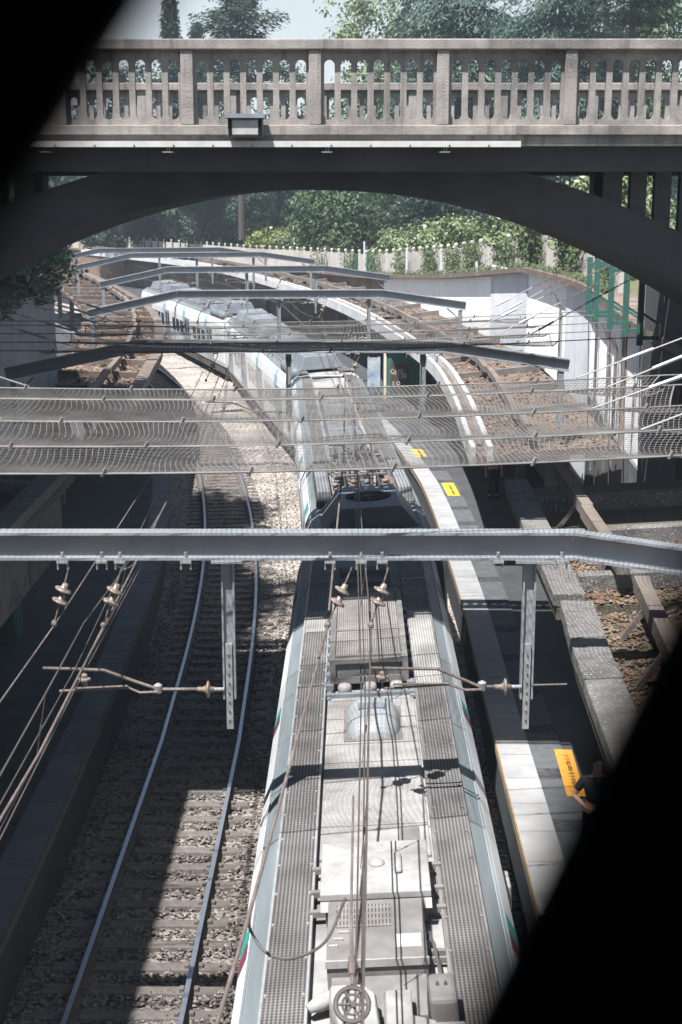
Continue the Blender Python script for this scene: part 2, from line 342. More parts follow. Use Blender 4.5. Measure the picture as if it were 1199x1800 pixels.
# ------------------------------------------------------------------ ground, ballast, tracks, platforms
MB().add([(-900, -300, -.9), (900, -300, -.9), (900, 1500, -.9), (-900, 1500, -.9)], [(0, 1, 2, 3)]).build('ground', M_EARTH, kind='structure')
b = MB(); fr = frames(-6, 170, 0, 1.0); NB = 24
def bed_z(d): return -.20 if abs(d) < 3 else -.22
vs = []; fs = []
for i, (p, r) in enumerate(fr):
    s = -6 + 176 * i / (len(fr) - 1); l = offPL(s) - .15; rr = offPR(s) + .15
    for k in range(NB + 1):
        d = l + (rr - l) * k / NB; q = p + r * d
        vs.append((q.x, q.y, -.2 + .03 * math.sin(q.x * 5 + q.y * 1.3) * math.sin(q.y * 2.1) + (.05 if -2.3 < d < -1.6 else 0)))
for i in range(len(fr) - 1):
    for k in range(NB): a = i * (NB + 1) + k; fs.append((a, a + 1, a + NB + 2, a + NB + 1))
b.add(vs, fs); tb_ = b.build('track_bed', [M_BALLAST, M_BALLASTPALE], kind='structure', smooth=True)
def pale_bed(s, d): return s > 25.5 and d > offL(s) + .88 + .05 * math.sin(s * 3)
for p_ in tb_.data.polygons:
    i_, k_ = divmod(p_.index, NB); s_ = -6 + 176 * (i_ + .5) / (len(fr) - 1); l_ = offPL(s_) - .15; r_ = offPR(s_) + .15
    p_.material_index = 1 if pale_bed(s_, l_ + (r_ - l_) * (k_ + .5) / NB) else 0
# loose stones lying on the bed, where one can make them out
def stones():
    n = 26000; base = np.array([(1, 0, 0), (-1, 0, 0), (0, 1, 0), (0, -1, 0), (0, 0, 1), (0, 0, -1)], float)
    tri = np.array([(0, 2, 4), (2, 1, 4), (1, 3, 4), (3, 0, 4), (2, 0, 5), (1, 2, 5), (3, 1, 5), (0, 3, 5)])
    V = np.zeros((n, 6, 3)); pale = np.zeros(n, dtype=np.int32); c = 0
    while c < n:
        s = 14 + 45 * rng.random() ** 2.0; d = -5.3 + rng.random() * 4.4
        p, r, h = ref(s, d)
        dd = d - offL(s)
        if abs(abs(dd) - .75) < .07: continue
        if abs(dd) < 1.3 and (s / .6) % 1 < .42: continue
        q = base * (rng.random((6, 1)) * .5 + .7) * np.array([.035, .03, .024]) * (.7 + rng.random() * .7)
        a = rng.random() * 6.28; ca, sa = math.cos(a), math.sin(a)
        q = q @ np.array([[ca, sa, 0], [-sa, ca, 0], [0, 0, 1]])
        pale[c] = pale_bed(s, d); V[c] = q + np.array([p.x, p.y, -.19 + rng.random() * .035 + (.05 if -2.3 < d < -1.6 else 0)]); c += 1
    F = (tri[None] + 6 * np.arange(n)[:, None, None]).reshape(-1, 3)
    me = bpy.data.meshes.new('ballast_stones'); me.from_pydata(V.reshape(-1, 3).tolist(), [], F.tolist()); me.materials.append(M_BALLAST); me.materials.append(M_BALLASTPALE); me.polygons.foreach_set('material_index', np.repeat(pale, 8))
    o = bpy.data.objects.new('ballast_stones', me); COL.objects.link(o)
    tag(o, 'loose grey and tan ballast stones between the rails', 'ballast', kind='stuff')
stones()
def track(off, s0, s1, label, sl0, sl1):
    p0, _, _ = ref(s0, off(s0)); t = thing('railway_track', label, 'railway track', p0)
    for sd in (-.7525, .7525):
        b = MB(); b.sweep(frames(s0, s1, lambda s: off(s) + sd, 1.0, 0), [(-.075, -.172), (.075, -.172), (.07, -.15), (.012, -.13), (.012, -.045), (.036, -.035), (.036, -.002), (-.036, -.002), (-.036, -.035), (-.012, -.045), (-.012, -.13), (-.07, -.15)])
        ro = b.build('rail', M_RAIL, t)
        b = MB(); b.sweep(frames(s0, s1, lambda s: off(s) + sd, 1.0, 0), [(-.034, -.0015), (.034, -.0015), (.034, .003), (-.034, .003)])
        b.build('rail_head', M_RAILTOP, ro)
    first = None; s = sl0
    while s < sl1:
        p, r, h = ref(s, off(s))
        if first is None:
            b = MB(); b.taper(-1.25, 1.25, -.13, .13, -.30, -.145, .03)
            for sd in (-.7525, .7525):
                for k in (-.1, .1): b.box(sd + k - .03, sd + k + .03, -.05, .05, -.145, -.10)
            first = b.build('sleeper', M_SLEEPER, None); first.parent = t; o = first
        else: o = copy_part(first, t)
        o.location = p - Vector(p0); o.rotation_euler = (0, 0, -h + random.uniform(-.01, .01)); s += .6
    return t
track(offL, -4, 165, 'empty curving track with rusty rails beside the train', 9, 68)
track(lambda s: 0.0, -4, 165, 'track under the standing train', 40, 55)

M_COPINGSHADE = mat('shade_tinted_platform_coping', (.105, .109, .117), (.08, .084, .09), (.125, .128, .134), scale=2.5, bump=0.2, bscale=60)  # pale coping concrete with the platform's shade put into its colour
M_PAVERSHADE = mat('shade_tinted_platform_paver', (.04, .042, .046), (.03, .032, .034), scale=4, bump=.3, bscale=80)  # paver copy, darkened in colour to deepen the shade on that platform
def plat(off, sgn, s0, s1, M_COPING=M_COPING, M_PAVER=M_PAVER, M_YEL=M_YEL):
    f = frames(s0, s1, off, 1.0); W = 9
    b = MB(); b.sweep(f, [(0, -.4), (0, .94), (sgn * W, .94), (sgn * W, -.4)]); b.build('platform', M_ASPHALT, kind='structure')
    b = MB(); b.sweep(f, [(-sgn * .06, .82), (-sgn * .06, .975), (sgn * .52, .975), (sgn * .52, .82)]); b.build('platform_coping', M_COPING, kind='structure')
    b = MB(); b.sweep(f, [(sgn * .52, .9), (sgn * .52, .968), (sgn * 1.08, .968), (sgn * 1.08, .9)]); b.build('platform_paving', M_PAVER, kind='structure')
    b = MB(); b.sweep(f, [(-sgn * .066, .93), (-sgn * .066, .981), (-sgn * .04, .981), (-sgn * .04, .93)]); b.build('platform_edge_line', M_YEL, kind='structure')
    b = MB(); bj = MB(); s = s0 + 1
    while s < s1 - 2:
        q = frames(s, s + .42, lambda s: off(s) + sgn * .525, .4); b.sweep(q, [(0, .966), (0, .9735), (sgn * .55, .9735), (sgn * .55, .966)])
        for k in (0, 1.0):
            q = frames(s + k, s + k + .012, lambda s: off(s) - sgn * .015, .01); bj.sweep(q, [(0, .97), (0, .9765), (sgn * .53, .9765), (sgn * .53, .97)])
        s += 2.0
    b.build('tactile_paving', M_TACTILE, kind='structure'); bj.build('coping_joints', M_PAVER, kind='structure')
plat(offPR, 1, -3, 150); plat(offPL, -1, -3, 150, M_COPINGSHADE, M_PAVERSHADE, mat('dark_edge_line', (.11, .075, .04), (.08, .06, .035), scale=9))  # second platform gets a darker, browner edge line

cab = MB().tube(smooth_pl([(-2.55, 36.3, -.12), (-2.1, 36.6, -.13), (-1.6, 36.5, -.10), (-1.1, 36.75, -.12), (-.6, 36.7, -.1)], 4), .035, 7)
cab.build('track_cable', M_DARKWIRE, label='black cable lying across the pale ballast beside the train', cat='cable')
# ------------------------------------------------------------------ retaining walls, upper terrain
WR = [(6.9, -6), (6.9, 20), (7.0, 33), (7.75, 42), (8.0, 48), (7.3, 56), (5.6, 68), (2.6, 85), (-1.5, 100), (-7.5, 116), (-16, 135), (-29, 160), (-60, 205)]
WZ = [(-6, 7.5), (56, 7.5), (70, 6.4), (90, 5.2), (116, 4.5), (160, 4.0), (205, 4.0)]
wr = smooth_pl(WR, 5); wr = [(x, y, poly_at(WZ, y)) for x, y in wr]
def wall(pts, name, m, label, cope=True, th=.6):
    t = thing(name, label, 'retaining wall', (pts[0][0], pts[0][1], 0))
    b = MB(); fr = pl_frames(pts); vs = []; fs = []
    for (x, y, z), r in fr: vs += [(x, y, -.5), (x, y, z - .22), (x + r[0] * th, y + r[1] * th, z - .22), (x + r[0] * th, y + r[1] * th, -.5)]
    for i in range(len(fr) - 1):
        for k in range(4): fs.append((4 * i + k, 4 * i + (k + 1) % 4, 4 * i + 4 + (k + 1) % 4, 4 * i + 4 + k))
    fs += [(3, 2, 1, 0), tuple(4 * (len(fr) - 1) + k for k in range(4))]
    wb = b.add(vs, fs).build('wall_face', m, t)
    if cope:
        b = MB(); b.sweep([((x, y, z), r) for (x, y, z), r in fr], [(-.32, -.2), (.8, -.2), (.8, .0), (-.32, .0)]); b.build('coping', M_WCOPE, t)
    return t
wall([p for p in wr if p[1] > 84], 'retaining_wall', M_BROWNWALL, 'low brown retaining wall far along the bend below the fence')
wt = wall([p for p in wr if p[1] < 88], 'retaining_wall', M_WALL, 'tall white sunlit retaining wall with mossy brown coping under the concrete fence')
# recessed grey bay and pilasters on the wall, all of the same slab thickness
def wall_strip(y0, y1, m, proud, name, z0=-.4, z1=7.26):
    pts = [p for p in wr if y0 - 2 < p[1] < y1 + 2]; n = 5; P = []
    for i in range(n):
        y = y0 + (y1 - y0) * i / (n - 1); P.append((poly_at([(p[1], p[0]) for p in wr], y), y, 0))
    b = MB(); b.sweep(pl_frames(P), [(.1, z0), (.1, z1), (-proud, z1), (-proud, z0)]); b.build(name, m, wt)
wall_strip(45.2, 50.0, M_WALLGREY, .05, 'wall_panel')
wall_strip(35.6, 36.0, M_BROWNWALL, .09, 'wall_pilaster')
wall_strip(56, 62, M_WALLGREY, .05, 'wall_panel')
wall_strip(31.5, 45, M_ROOFDARK, .11, 'wall_shade_strip', -.4, 4.1)  # dark strip added over the wall foot to stand in for shade
for y in (38.5, 41.5, 44.4, 52.5, 65, 72, 80, 90): wall_strip(y, y + .03, M_WALLGREY, .006, 'wall_joint')
for y in (37.2, 39.4, 43.1, 50.6):
    x = poly_at([(p[1], p[0]) for p in wr], y); t_ = thing('drain_pipe', {37.2: 'grey pipe nearest the bridge on the white wall', 39.4: 'second grey pipe from the bridge on the white wall', 43.1: 'third grey pipe from the bridge on the white wall', 50.6: 'grey pipe just beyond the grey wall bay'}[y], 'pipe', (x - .1, y, 0), 'pipes on the white wall')
    MB().tube([(x - .1, y, -.4), (x - .1, y, 6.4), (x - .3, y, 6.9)], .045, 8).build('pipe', M_ROOFGREY, t_)
    for z in (2, 4, 6): MB().tube([(x - .1, y, z), (x - .1, y, z + .06)], .06, 8).build('pipe_clip', M_STEEL, t_)
WLl = [(-9, -6, 7.6), (-9, 10, 7.6), (-9.05, 24, 7.6), (-9.1, 36, 7.6), (-9.2, 46, 7.6)]
WLl2 = [(-9.2, 46, 7.6), (-12.2, 54, 6.5), (-14.5, 66, 5.8), (-17.8, 80, 5.2), (-23, 98, 5), (-30, 118, 4.6), (-44, 146, 4.2), (-70, 190, 4.0)]
def rev(p): return [q for q in p[::-1]]
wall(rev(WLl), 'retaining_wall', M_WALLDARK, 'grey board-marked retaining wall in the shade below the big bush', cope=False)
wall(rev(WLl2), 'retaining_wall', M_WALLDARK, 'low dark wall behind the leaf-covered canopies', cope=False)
def terrain(pts, sgn, name):
    fr = pl_frames(pts); D = [.0, 3, 8, 20, 60, 300]; vs = []; fs = []
    for (x, y, z), r in fr:
        for d in D: vs.append((x + sgn * r[0] * (d + .3) if d < 50 else x + sgn * (d + .3), y + sgn * r[1] * (d + .3) if d < 50 else y, z - .12 + min(d, 20) * .05 + (.1 * math.sin(y * .7 + d) if d > 1 else 0)))
    n = len(D)
    for i in range(len(fr) - 1):
        for k in range(n - 1): fs.append((n * i + k, n * i + k + 1, n * i + n + k + 1, n * i + n + k))
    MB().add(vs, fs).build(name, M_GRASS, kind='structure', smooth=True)
terrain(wr, 1, 'embankment'); terrain([*WLl, *WLl2[1:]], -1, 'embankment')
MB().add([(-400, 175, 3.7), (400, 175, 5.0), (500, 900, 9), (-500, 900, 9)], [(0, 1, 2, 3)]).build('park_ground', M_GRASS, kind='structure')

# ------------------------------------------------------------------ station building shading the empty track (stands beside the footbridge)
t = thing('station_building', 'dark brick station building beside the footbridge over the near platform', 'building', (-8, 9, 0))
MB().box(-13, -6.52, -3, 20.2, .9, 12.2).build('wall', M_BRICK, t)
MB().box(-13.2, -6.36, -3.2, 20.4, 12.2, 12.55).build('roof', M_ROOFDARK, t)
for y in (1, 5, 9, 13, 17):
    for z in (4.6, 8.4):
        wf = MB().box(-6.53, -6.47, y - .6, y + .6, z, z + 1.7).build('window', M_GLASS, t)
        MB().box(-6.53, -6.42, y - .7, y + .7, z - .12, z - .002).build('sill', M_CANOPYPALE, wf)

# ------------------------------------------------------------------ footbridge with diagonal-bar railing the photo is taken through
t = thing('shade_roofed_footbridge', 'dark footbridge the station is seen from, with an unseen roof added for shade', 'footbridge', (0, -1, 8.9))
MB().box(-6.1, 6.2, -2.6, .45, 8.72, 8.9).build('floor', M_ARCH, t)
MB().box(-6.1, 6.2, -2.9, .85, 12.3, 12.5).build('roof', M_ARCH, t)  # unseen roof added to keep sun and sky light off the railing bars
MB().box(-6.1, 6.2, -2.75, -2.6, 8.9, 12.3).build('back_wall', M_BLACK, t)
for x in (-5.9, -2.2, 2.2, 6.0):
    MB().box(x - .06, x + .06, .32, .44, 8.9, 12.3).build('post', M_BLACK, t)
t = thing('bar_railing', 'black railing of slanted flat bars right in front of the viewer', 'railing', (0, .25, 9.9))
MB().box(-2.1, 2.1, .235, .285, 11.05, 11.1).build('top_rail', M_BLACK, t)
MB().box(-2.1, 2.1, .235, .285, 9.6, 9.66).build('bottom_rail', M_BLACK, t)
RAILBARS = t
def slat(xe, ze, slope, wd, y, side):
    """flat bar between both rails; (xe, ze) is a point on the edge that faces the opening"""
    f = lambda z: xe + (z - ze) / slope
    lo, hi = (0, wd) if side > 0 else (-wd, 0)
    b = MB(); b.prism([(f(9.66) + lo, 9.66), (f(9.66) + hi, 9.66), (f(11.05) + hi, 11.05), (f(11.05) + lo, 11.05)], lambda x, z: (x, y, z), lambda x, z: (x, y + .012, z))
    b.build('slanted_bar', M_BLACK, RAILBARS)
# two crossing families of bars, repeated along the railing
for k in range(-5, 6):
    slat(-.041 + k * .36, 10.521, 1.40, .045, .262, -1)
    slat(.0426 + k * .36, 10.38, 2.4, .046, .248, 1)

# ------------------------------------------------------------------ arch bridge
AY0, AY1 = 20.0, 28.0
br = thing('arch_bridge', 'concrete arch bridge with balustrade crossing over the train', 'bridge', (0, 24, 0))
soff = lambda x: 10.47 - .046 * (x + .4) ** 2 if abs(x + .4) < 9.0 else 10.47 - .046 * 81
thk = lambda x: .62 + .012 * abs(x + .4)
def archrib(y0, y1, name, xs, top=thk):
    b = MB(); vs = []; fs = []
    for x in xs:
        z = soff(x); zt = min(z + top(x), 10.9); vs += [(x, y0, z), (x, y0, zt), (x, y1, zt), (x, y1, z)]
    for i in range(len(xs) - 1):
        for k in range(4): fs.append((4 * i + k, 4 * i + (k + 1) % 4, 4 * i + 4 + (k + 1) % 4, 4 * i + 4 + k))
    fs += [(3, 2, 1, 0), tuple(4 * (len(xs) - 1) + k for k in range(4))]
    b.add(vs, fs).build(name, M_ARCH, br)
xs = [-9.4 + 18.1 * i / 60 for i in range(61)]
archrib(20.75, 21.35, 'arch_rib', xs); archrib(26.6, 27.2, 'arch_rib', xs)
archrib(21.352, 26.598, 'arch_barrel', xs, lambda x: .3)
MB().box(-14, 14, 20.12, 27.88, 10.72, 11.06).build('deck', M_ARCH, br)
MB().box(-14, 14, 20.6, 27.4, 11.063, 11.12).build('roadway', M_ASPHALT, br)
for x in (4.78, 7.0, -5.6, -7.6):
    MB().box(x - .16, x + .16, 26.65, 27.15, min(soff(x - .16), soff(x + .16)) + .3, 10.721).build('spandrel_column', M_ARCH, br)
for y in (20.80,):
    for sgn, x0 in ((1, 3.30), (-1, -3.95)):
        x = x0 + sgn * .22; k = 0
        for gap, cw in ((.22, .27), (.12, .23), (.12, .23), (.13, .3), (.6, .3), (.6, .3), (.6, .3)):
            xa = x + sgn * gap; xb = xa + sgn * cw
            lo, hi = min(xa, xb), max(xa, xb)
            if hi > 8.4 or lo < -9.1: break
            MB().box(lo, hi, y, y + .18, min(soff(lo), soff(hi)) + .3, 10.721).build('spandrel_column', M_ARCH, br)
            x = xb
MB().box(7.6, 9.6, 20.4, 27.6, -.5, 10.721).build('abutment', M_ARCH, br)
MB().box(6.62, 9.0, 27.62, 31.2, -.5, 9.35).build('wing_wall', M_ARCH, br)
MB().box(-11.4, -9.0, 20.4, 27.6, -.5, 10.721).build('abutment', M_ARCH, br)
# balustrade: handrail, base, posts, bay panels with seven round-ended slots
PS = 1.712; PX0 = -2.06; PW = .165
def bay_panel(wd, zb, zt, nslot, sw, th=.085):
    p = wd / nslot; b = MB(); zs0 = zb + .075; zs1 = zt - .085; r = sw / 2
    ang = sorted(set([i * math.pi / 12 for i in range(13)]))
    def ring(cx):
        pts = []
        for cz, rng_, zlim in ((zs1 - r, [a for a in ang], zt), (zs0 + r, [math.pi + a for a in ang], zb)):
            for a in rng_:
                inn = (cx + r * math.cos(a), cz + r * math.sin(a)); dx, dz = math.cos(a), math.sin(a)
                tx = (p / 2) / abs(dx) if abs(dx) > 1e-6 else 1e9; tz = abs(zlim - cz) / abs(dz) if abs(dz) > 1e-6 else 1e9
                t_ = min(tx, tz)
                pts.append((inn, (cx + dx * t_, cz + dz * t_)))
        return pts
    for i in range(nslot):
        R_ = ring(-wd / 2 + p * (i + .5)); n = len(R_)
        # exact corners
        vs = []
        for (ix, iz), (ox, oz) in R_: vs += [(ix, 0, iz), (ox, 0, oz), (ix, th, iz), (ox, th, oz)]
        fs = []
        for k in range(n):
            a = 4 * k; c = 4 * ((k + 1) % n); fs += [(a, a + 1, c + 1, c), (a + 2, c + 2, c + 3, a + 3), (a, c, c + 2, a + 2)]
        b.add(vs, fs)
        cx = -wd / 2 + p * (i + .5)
        for sx in (-1, 1):
            for zc, zl in ((zs1 - r, zt), (zs0 + r, zb)):
                # fill the corner left by the ring's chamfer
                a0 = math.atan2(abs(zl - zc), p / 2); lo = max([a for a in ang if a <= a0 + 1e-9]); hi = min([a for a in ang if a > a0])
                sgn = 1 if zl > zc else -1
                q1 = (cx + sx * p / 2, zc + sgn * (p / 2) * math.tan(lo)); q2 = (cx + sx * abs(zl - zc) / math.tan(hi), zl)
                tri = [(q1[0], 0, q1[1]), (cx + sx * p / 2, 0, zl), (q2[0], 0, q2[1])]
                b.add(tri + [(x, th, z) for x, _, z in tri], [(0, 1, 2), (3, 4, 5)])
    b.box(-wd / 2, wd / 2, .0, th, zt - .004, zt + .03)
    return b
def balustrade(yf, sgn):
    """yf: outer face; sgn: +1 when the outside looks towards -Y"""
    Y = lambda d: yf + sgn * d
    bx = lambda x0, x1, d0, d1, z0, z1: (x0, x1, min(Y(d0), Y(d1)), max(Y(d0), Y(d1)), z0, z1)
    bl = MB(); bl.box(*bx(-14, 14, .0, .26, 11.19, 11.325)); bl.box(*bx(-14, 14, .05, .24, 11.05, 11.195))
    bal = bl.build('balustrade', M_PARAPET, br, bevel=.012)
    h = MB(); h.box(*bx(-14, 14, -.02, .28, 12.29, 12.43)); h.build('handrail', M_PARAPET, bal, bevel=.015)
    zb, zt = 11.325, 12.26; fp = None
    for k in range(-7, 10):
        x = PX0 + PS * k
        if abs(x) > 13.6: continue
        m = MB().box(*bx(x - PW / 2, x + PW / 2, .005, .24, 11.325, 12.289)); m.build('post', M_PARAPET, bal, bevel=.01)
        b = bay_panel(PS - PW, zb, zt, 7, .140)
        b.v = [(v[0] + x + PS / 2, Y(.09) + (v[1] if sgn > 0 else -v[1]), v[2]) for v in b.v]
        b.build('slotted_panel', M_PARAPET, bal)
        if not any(abs(x + PS / 2) > 13 for _ in (0,)): pass
balustrade(AY0 - .2, 1); balustrade(AY1 + .2, -1)
t = thing('cable_trunking', 'long white metal cable trunking under the bridge balustrade', 'cable trunking', (0, 19.76, 11.06))
m = MB(); m.box(-5.2, 2.42, 19.74, 19.8, 11.035, 11.115); m.build('trunking', mat('white_trunking', (.5, .49, .475), (.42, .405, .39), scale=5, rough=.5), t)
x = -4.9
while x < 2.3:
    MB().lathe((x, 19.739, 11.055), (0, -1, 0), [(0, .013), (.012, .013), (.014, .008)], 8).build('bolt', M_RUST, t); x += .53
for x in (-4.0, -2.34, -.19, 1.40):
    m = MB(); m.box(x - .07, x + .07, 19.76, 20.06, 10.965, 10.977); m.box(x - .015, x - .005, 19.78, 19.8, 10.977, 11.04); m.box(x + .02, x + .03, 19.78, 19.8, 10.977, 11.04); m.build('bracket', M_GALV, t)
t = thing('wall_lantern', 'grey metal box lamp fixed to the outside of the bridge balustrade', 'lamp', (-1.27, 19.7, 11.15))
m = MB(); m.box(-1.50, -1.04, 19.50, 19.80, 11.16, 11.40); m.build('housing', M_BOXGREY, t, bevel=.008)
MB().taper(-1.54, -1.0, 19.44, 19.80, 11.40, 11.455, .01).build('lid', M_BOXGREY, t)
MB().box(-1.44, -1.10, 19.488, 19.502, 11.19, 11.37).build('panel', M_SIGN, t)
for x in (-1.47, -1.07): MB().box(x - .02, x + .02, 19.485, 19.503, 11.17, 11.39).build('frame', M_BLACK, t)

# ------------------------------------------------------------------ safety nets with stay chains and brackets
def chain_pts(p, q, n): return [Vector(p).lerp(Vector(q), i / n) for i in range(n + 1)]
def net(label, y0, y1, skew, z, xl, xr, bl, br_, rise, sag, cell, ztilt=0.0, wires=5, end_in=(.0, .0)):
    t = thing('safety_net', label, 'safety net', (0, (y0 + y1) / 2, z))
    yw = [y0 + (y1 - y0) * f for f in ([0, .25, .53, .83, 1.0] if wires == 5 else [0, .25, .5, .75, 1])]
    Z = lambda x, y: z - .10 * math.sin(math.pi * (x - xl) / (xr - xl)) + ztilt * x
    for i, y in enumerate(yw):
        pts = [(x, y + skew * x, Z(x, y)) for x in np.linspace(xl, xr, 24)]
        pts = [(bl, y + skew * bl, z + .05)] + pts + [(br_, y + skew * br_, z + .05)]
        m = MB(); m.tube(pts, .0115, 5)
        for x in np.arange(xl + .3 + .2 * i, xr, 1.35):
            m.tube([(x - .02, y + skew * x, Z(x, y) - .03), (x + .02, y + skew * x, Z(x, y) + .05)], .02, 5)
        m.build('support_cable', M_NET, t)
        for side, xe, xb in ((-1, xl, bl), (1, xr, br_)):
            xa = xe - side * (.9 + .25 * ((i * 7) % 3)); a = Vector((xa, y + skew * xa, Z(xa, y) + .02)); c = Vector((xb, y + skew * xb, z + rise))
            m = MB(); m.tube([a, a.lerp(c, .5)], .011, 5); m.tube([a.lerp(c, .18), a.lerp(c, .30)], .026, 6)
            m.build('stay_rod', M_GALV, t)
            m = MB(); n = int((c - a).length * .5 / .075); up = Vector((0, 0, 1))
            for k in range(n):
                g = a.lerp(c, .5 + .5 * k / n); h = a.lerp(c, .5 + .5 * (k + 1.25) / n); d = (h - g).normalized(); sd = d.cross(up).normalized() if k % 2 else up
                m.tube([g, g.lerp(h, .25) + sd * .018, g.lerp(h, .75) + sd * .018, h], .0085, 4); m.tube([g, g.lerp(h, .25) - sd * .018, g.lerp(h, .75) - sd * .018, h], .0085, 4)
            m.build('stay_chain', M_RUST, t)
    # netting: warp and weft strings, sagging between the cables, scalloped at the ends
    m = MB(); nx = int((xr - xl) / cell); ny = int((y1 - y0) / cell)
    def P(u, y, j=0):
        f = (y - y0) / (y1 - y0); g = 0
        for a_, c_ in zip(yw[:-1], yw[1:]):
            if a_ <= y <= c_: g = math.sin(math.pi * (y - a_) / (c_ - a_))
        fr_ = (u - xl) / (xr - xl); pin = math.exp(-((xr - u) / 1.1) ** 2) * end_in[1] + math.exp(-((u - xl) / 1.1) ** 2) * end_in[0]
        ue = u + .10 * math.sin(y * 3) * .3 + pin * (-.5 if u > 0 else .5) * g
        yy = y + skew * u + .02 * math.sin(u * 4 + y * 2) + .10 * math.sin(math.pi * (f * 1.0)) * .2
        return (ue + .12 * g * math.sin(u * 1.7), yy, Z(u, y) - sag * g * (1 + .35 * math.sin(u * 2.3 + y)) - pin * .25 * g)
    ys = np.linspace(y0, y1, ny + 1); us = np.linspace(xl, xr, nx + 1)
    for u in us: m.tube([P(u, y) for y in ys[::3]] + ([P(u, ys[-1])] if (ny % 3) else []), .0031, 3, cap=False)
    for y in ys: m.tube([P(u, y) for u in us[::4]] + ([P(us[-1], y)] if (nx % 4) else []), .0031, 3, cap=False)
    m.build('netting', M_NET, t)
    for u in (xl, xr): MB().tube([P(u, y) for y in ys], .012, 5).build('edge_rope', M_NET, t)
    return yw
net('wide wire safety net hanging in front of the arch bridge', 13.2, 18.85, .12, 8.0, -5.2, 4.35, -7.6, 6.7, 1.25, .035, .062, end_in=(.0, .7))
fy = net('wire safety net hanging behind the arch bridge', 28.6, 34.9, .17, 7.42, -5.9, 4.5, -9.0, 6.15, 1.35, .08, .075, end_in=(.2, .3))
for i, y in enumerate(fy):
    lab = ['nearest green steel bracket, darkest in the bridge shade', 'green steel bracket second from the dark bridge arch', 'green steel bracket in the middle of the five on the white wall', 'green steel bracket second farthest along the white wall', 'farthest green steel bracket holding the net on the white wall'][i]
    x = 6.15; yy = y + .17 * x
    t = thing('net_bracket', lab, 'bracket', (x, yy, 7.3), 'green brackets holding the net')
    MB().box(x, x + .12, yy - .05, yy + .05, 7.30, 8.82).build('post', M_GREEN, t)
    MB().box(x + .12, 7.4, yy - .04, yy + .04, 7.42, 7.50).build('arm', M_GREEN, t)
    MB().box(x + .12, 7.4, yy - .04, yy + .04, 8.62, 8.70).build('arm', M_GREEN, t)
    MB().beam((x + .12, yy, 7.95), (7.0, yy, 7.48), .05, .05).build('brace', M_GREEN, t)
    MB().tube([(x + .06, yy - .1, 7.3), (x + .1, yy - .2, 5.2), (x + .15, yy - .22, 3.2)], .012, 5).build('hanging_cable', M_DARKWIRE, t)

# ------------------------------------------------------------------ catenary gantries
def ibeam(m, p, q, h=.31, wd=.20, tf=.03, tw=.02):
    p = Vector(p); q = Vector(q); zz = Vector((0, 0, 1))
    m.beam(p + zz * (h / 2 - tf / 2), q + zz * (h / 2 - tf / 2), wd, tf); m.beam(p - zz * (h / 2 - tf / 2), q - zz * (h / 2 - tf / 2), wd, tf)
    m.beam(p, q, tw, h - 2 * tf - .002)
def make_gantry():
    g = thing('catenary_gantry', 'nearest grey steel catenary beam spanning both tracks', 'gantry', (0, 0, 0), 'catenary beams over the tracks', local=True)
    m = MB(); A, B = (-5.0, 0, 6.68), (2.55, 0, 6.68); ibeam(m, A, B); ibeam(m, (-8.3, 0, 5.98), (-5.0, 0, 6.68)); ibeam(m, (2.55, 0, 6.68), (5.7, 0, 6.22))
    m.build('beam', M_STEEL, g)
    for x in (-1.25, 2.08):
        m = MB()
        for s in (-1, 1): m.box(x + s * .062 - .010, x + s * .062 + .010, -.045, .045, 4.9, 6.524)
        m.box(x - .052, x + .052, -.008, .008, 4.9, 6.524); m.box(x - .17, x + .17, -.13, .13, 6.495, 6.523)
        mo = m.build('mast', M_STEEL, g)
        m = MB(); m.box(x - .036, x + .036, -.055, -.012, 4.55, 5.55); m.build('mast_rail', M_GALV, mo)
        for k in range(8): MB().lathe((x, -.056, 4.65 + .11 * k), (0, -1, 0), [(0, .012), (.01, .012)], 6).build('bolt', M_DARKWIRE, mo)
    for x, z, hgt in ((-8.1, 6.02, 1.3), (5.5, 6.25, 1.4)):
        m = MB(); m.box(x - .07, x + .07, -.07, .07, z - .17 - hgt, z - .19); m.beam((x - (.5 if x > 0 else -.5), 0, z - .12), (x, 0, z - .55), .05, .05); m.build('end_post', M_STEEL, g)
    for x in (-3.05, -2.62, -2.42, -.12, .22, .45, 1.72, 2.42, -1.7):
        m = MB(); m.box(x - .06, x + .06, -.12, -.02, 6.495, 6.523); m.box(x - .06, x - .045, -.1, -.06, 6.42, 6.495); m.box(x + .045, x + .06, -.1, -.06, 6.42, 6.495); m.lathe((x, -.08, 6.555), (0, 0, 1), [(0, .02), (.06, .02)], 6)
        m.build('clamp', M_GALV, g)
    return g
G0 = make_gantry(); G = [G0]
GS = [(15.15, 0, 0), (35.2, -.05, -.01), (53, -1.05, .05), (69.5, -3.3, .12), (84.5, -7.2, .18), (91.0, -10.2, .2)]
glab = ['', 'second steel catenary beam, just beyond the bridge net', 'third steel catenary beam, its end reaching the white wall', 'fourth steel catenary beam counted from the viewer', 'fifth steel catenary beam near the canopy bend', 'farthest steel catenary beam, close below the pale fence']
for i, (y, x, rz) in enumerate(GS):
    g = G0 if i == 0 else copy_tree(G0, None, glab[i])
    if i: G.append(g)
    g.location = (x, y, 0); g.rotation_euler = (0, 0, rz)
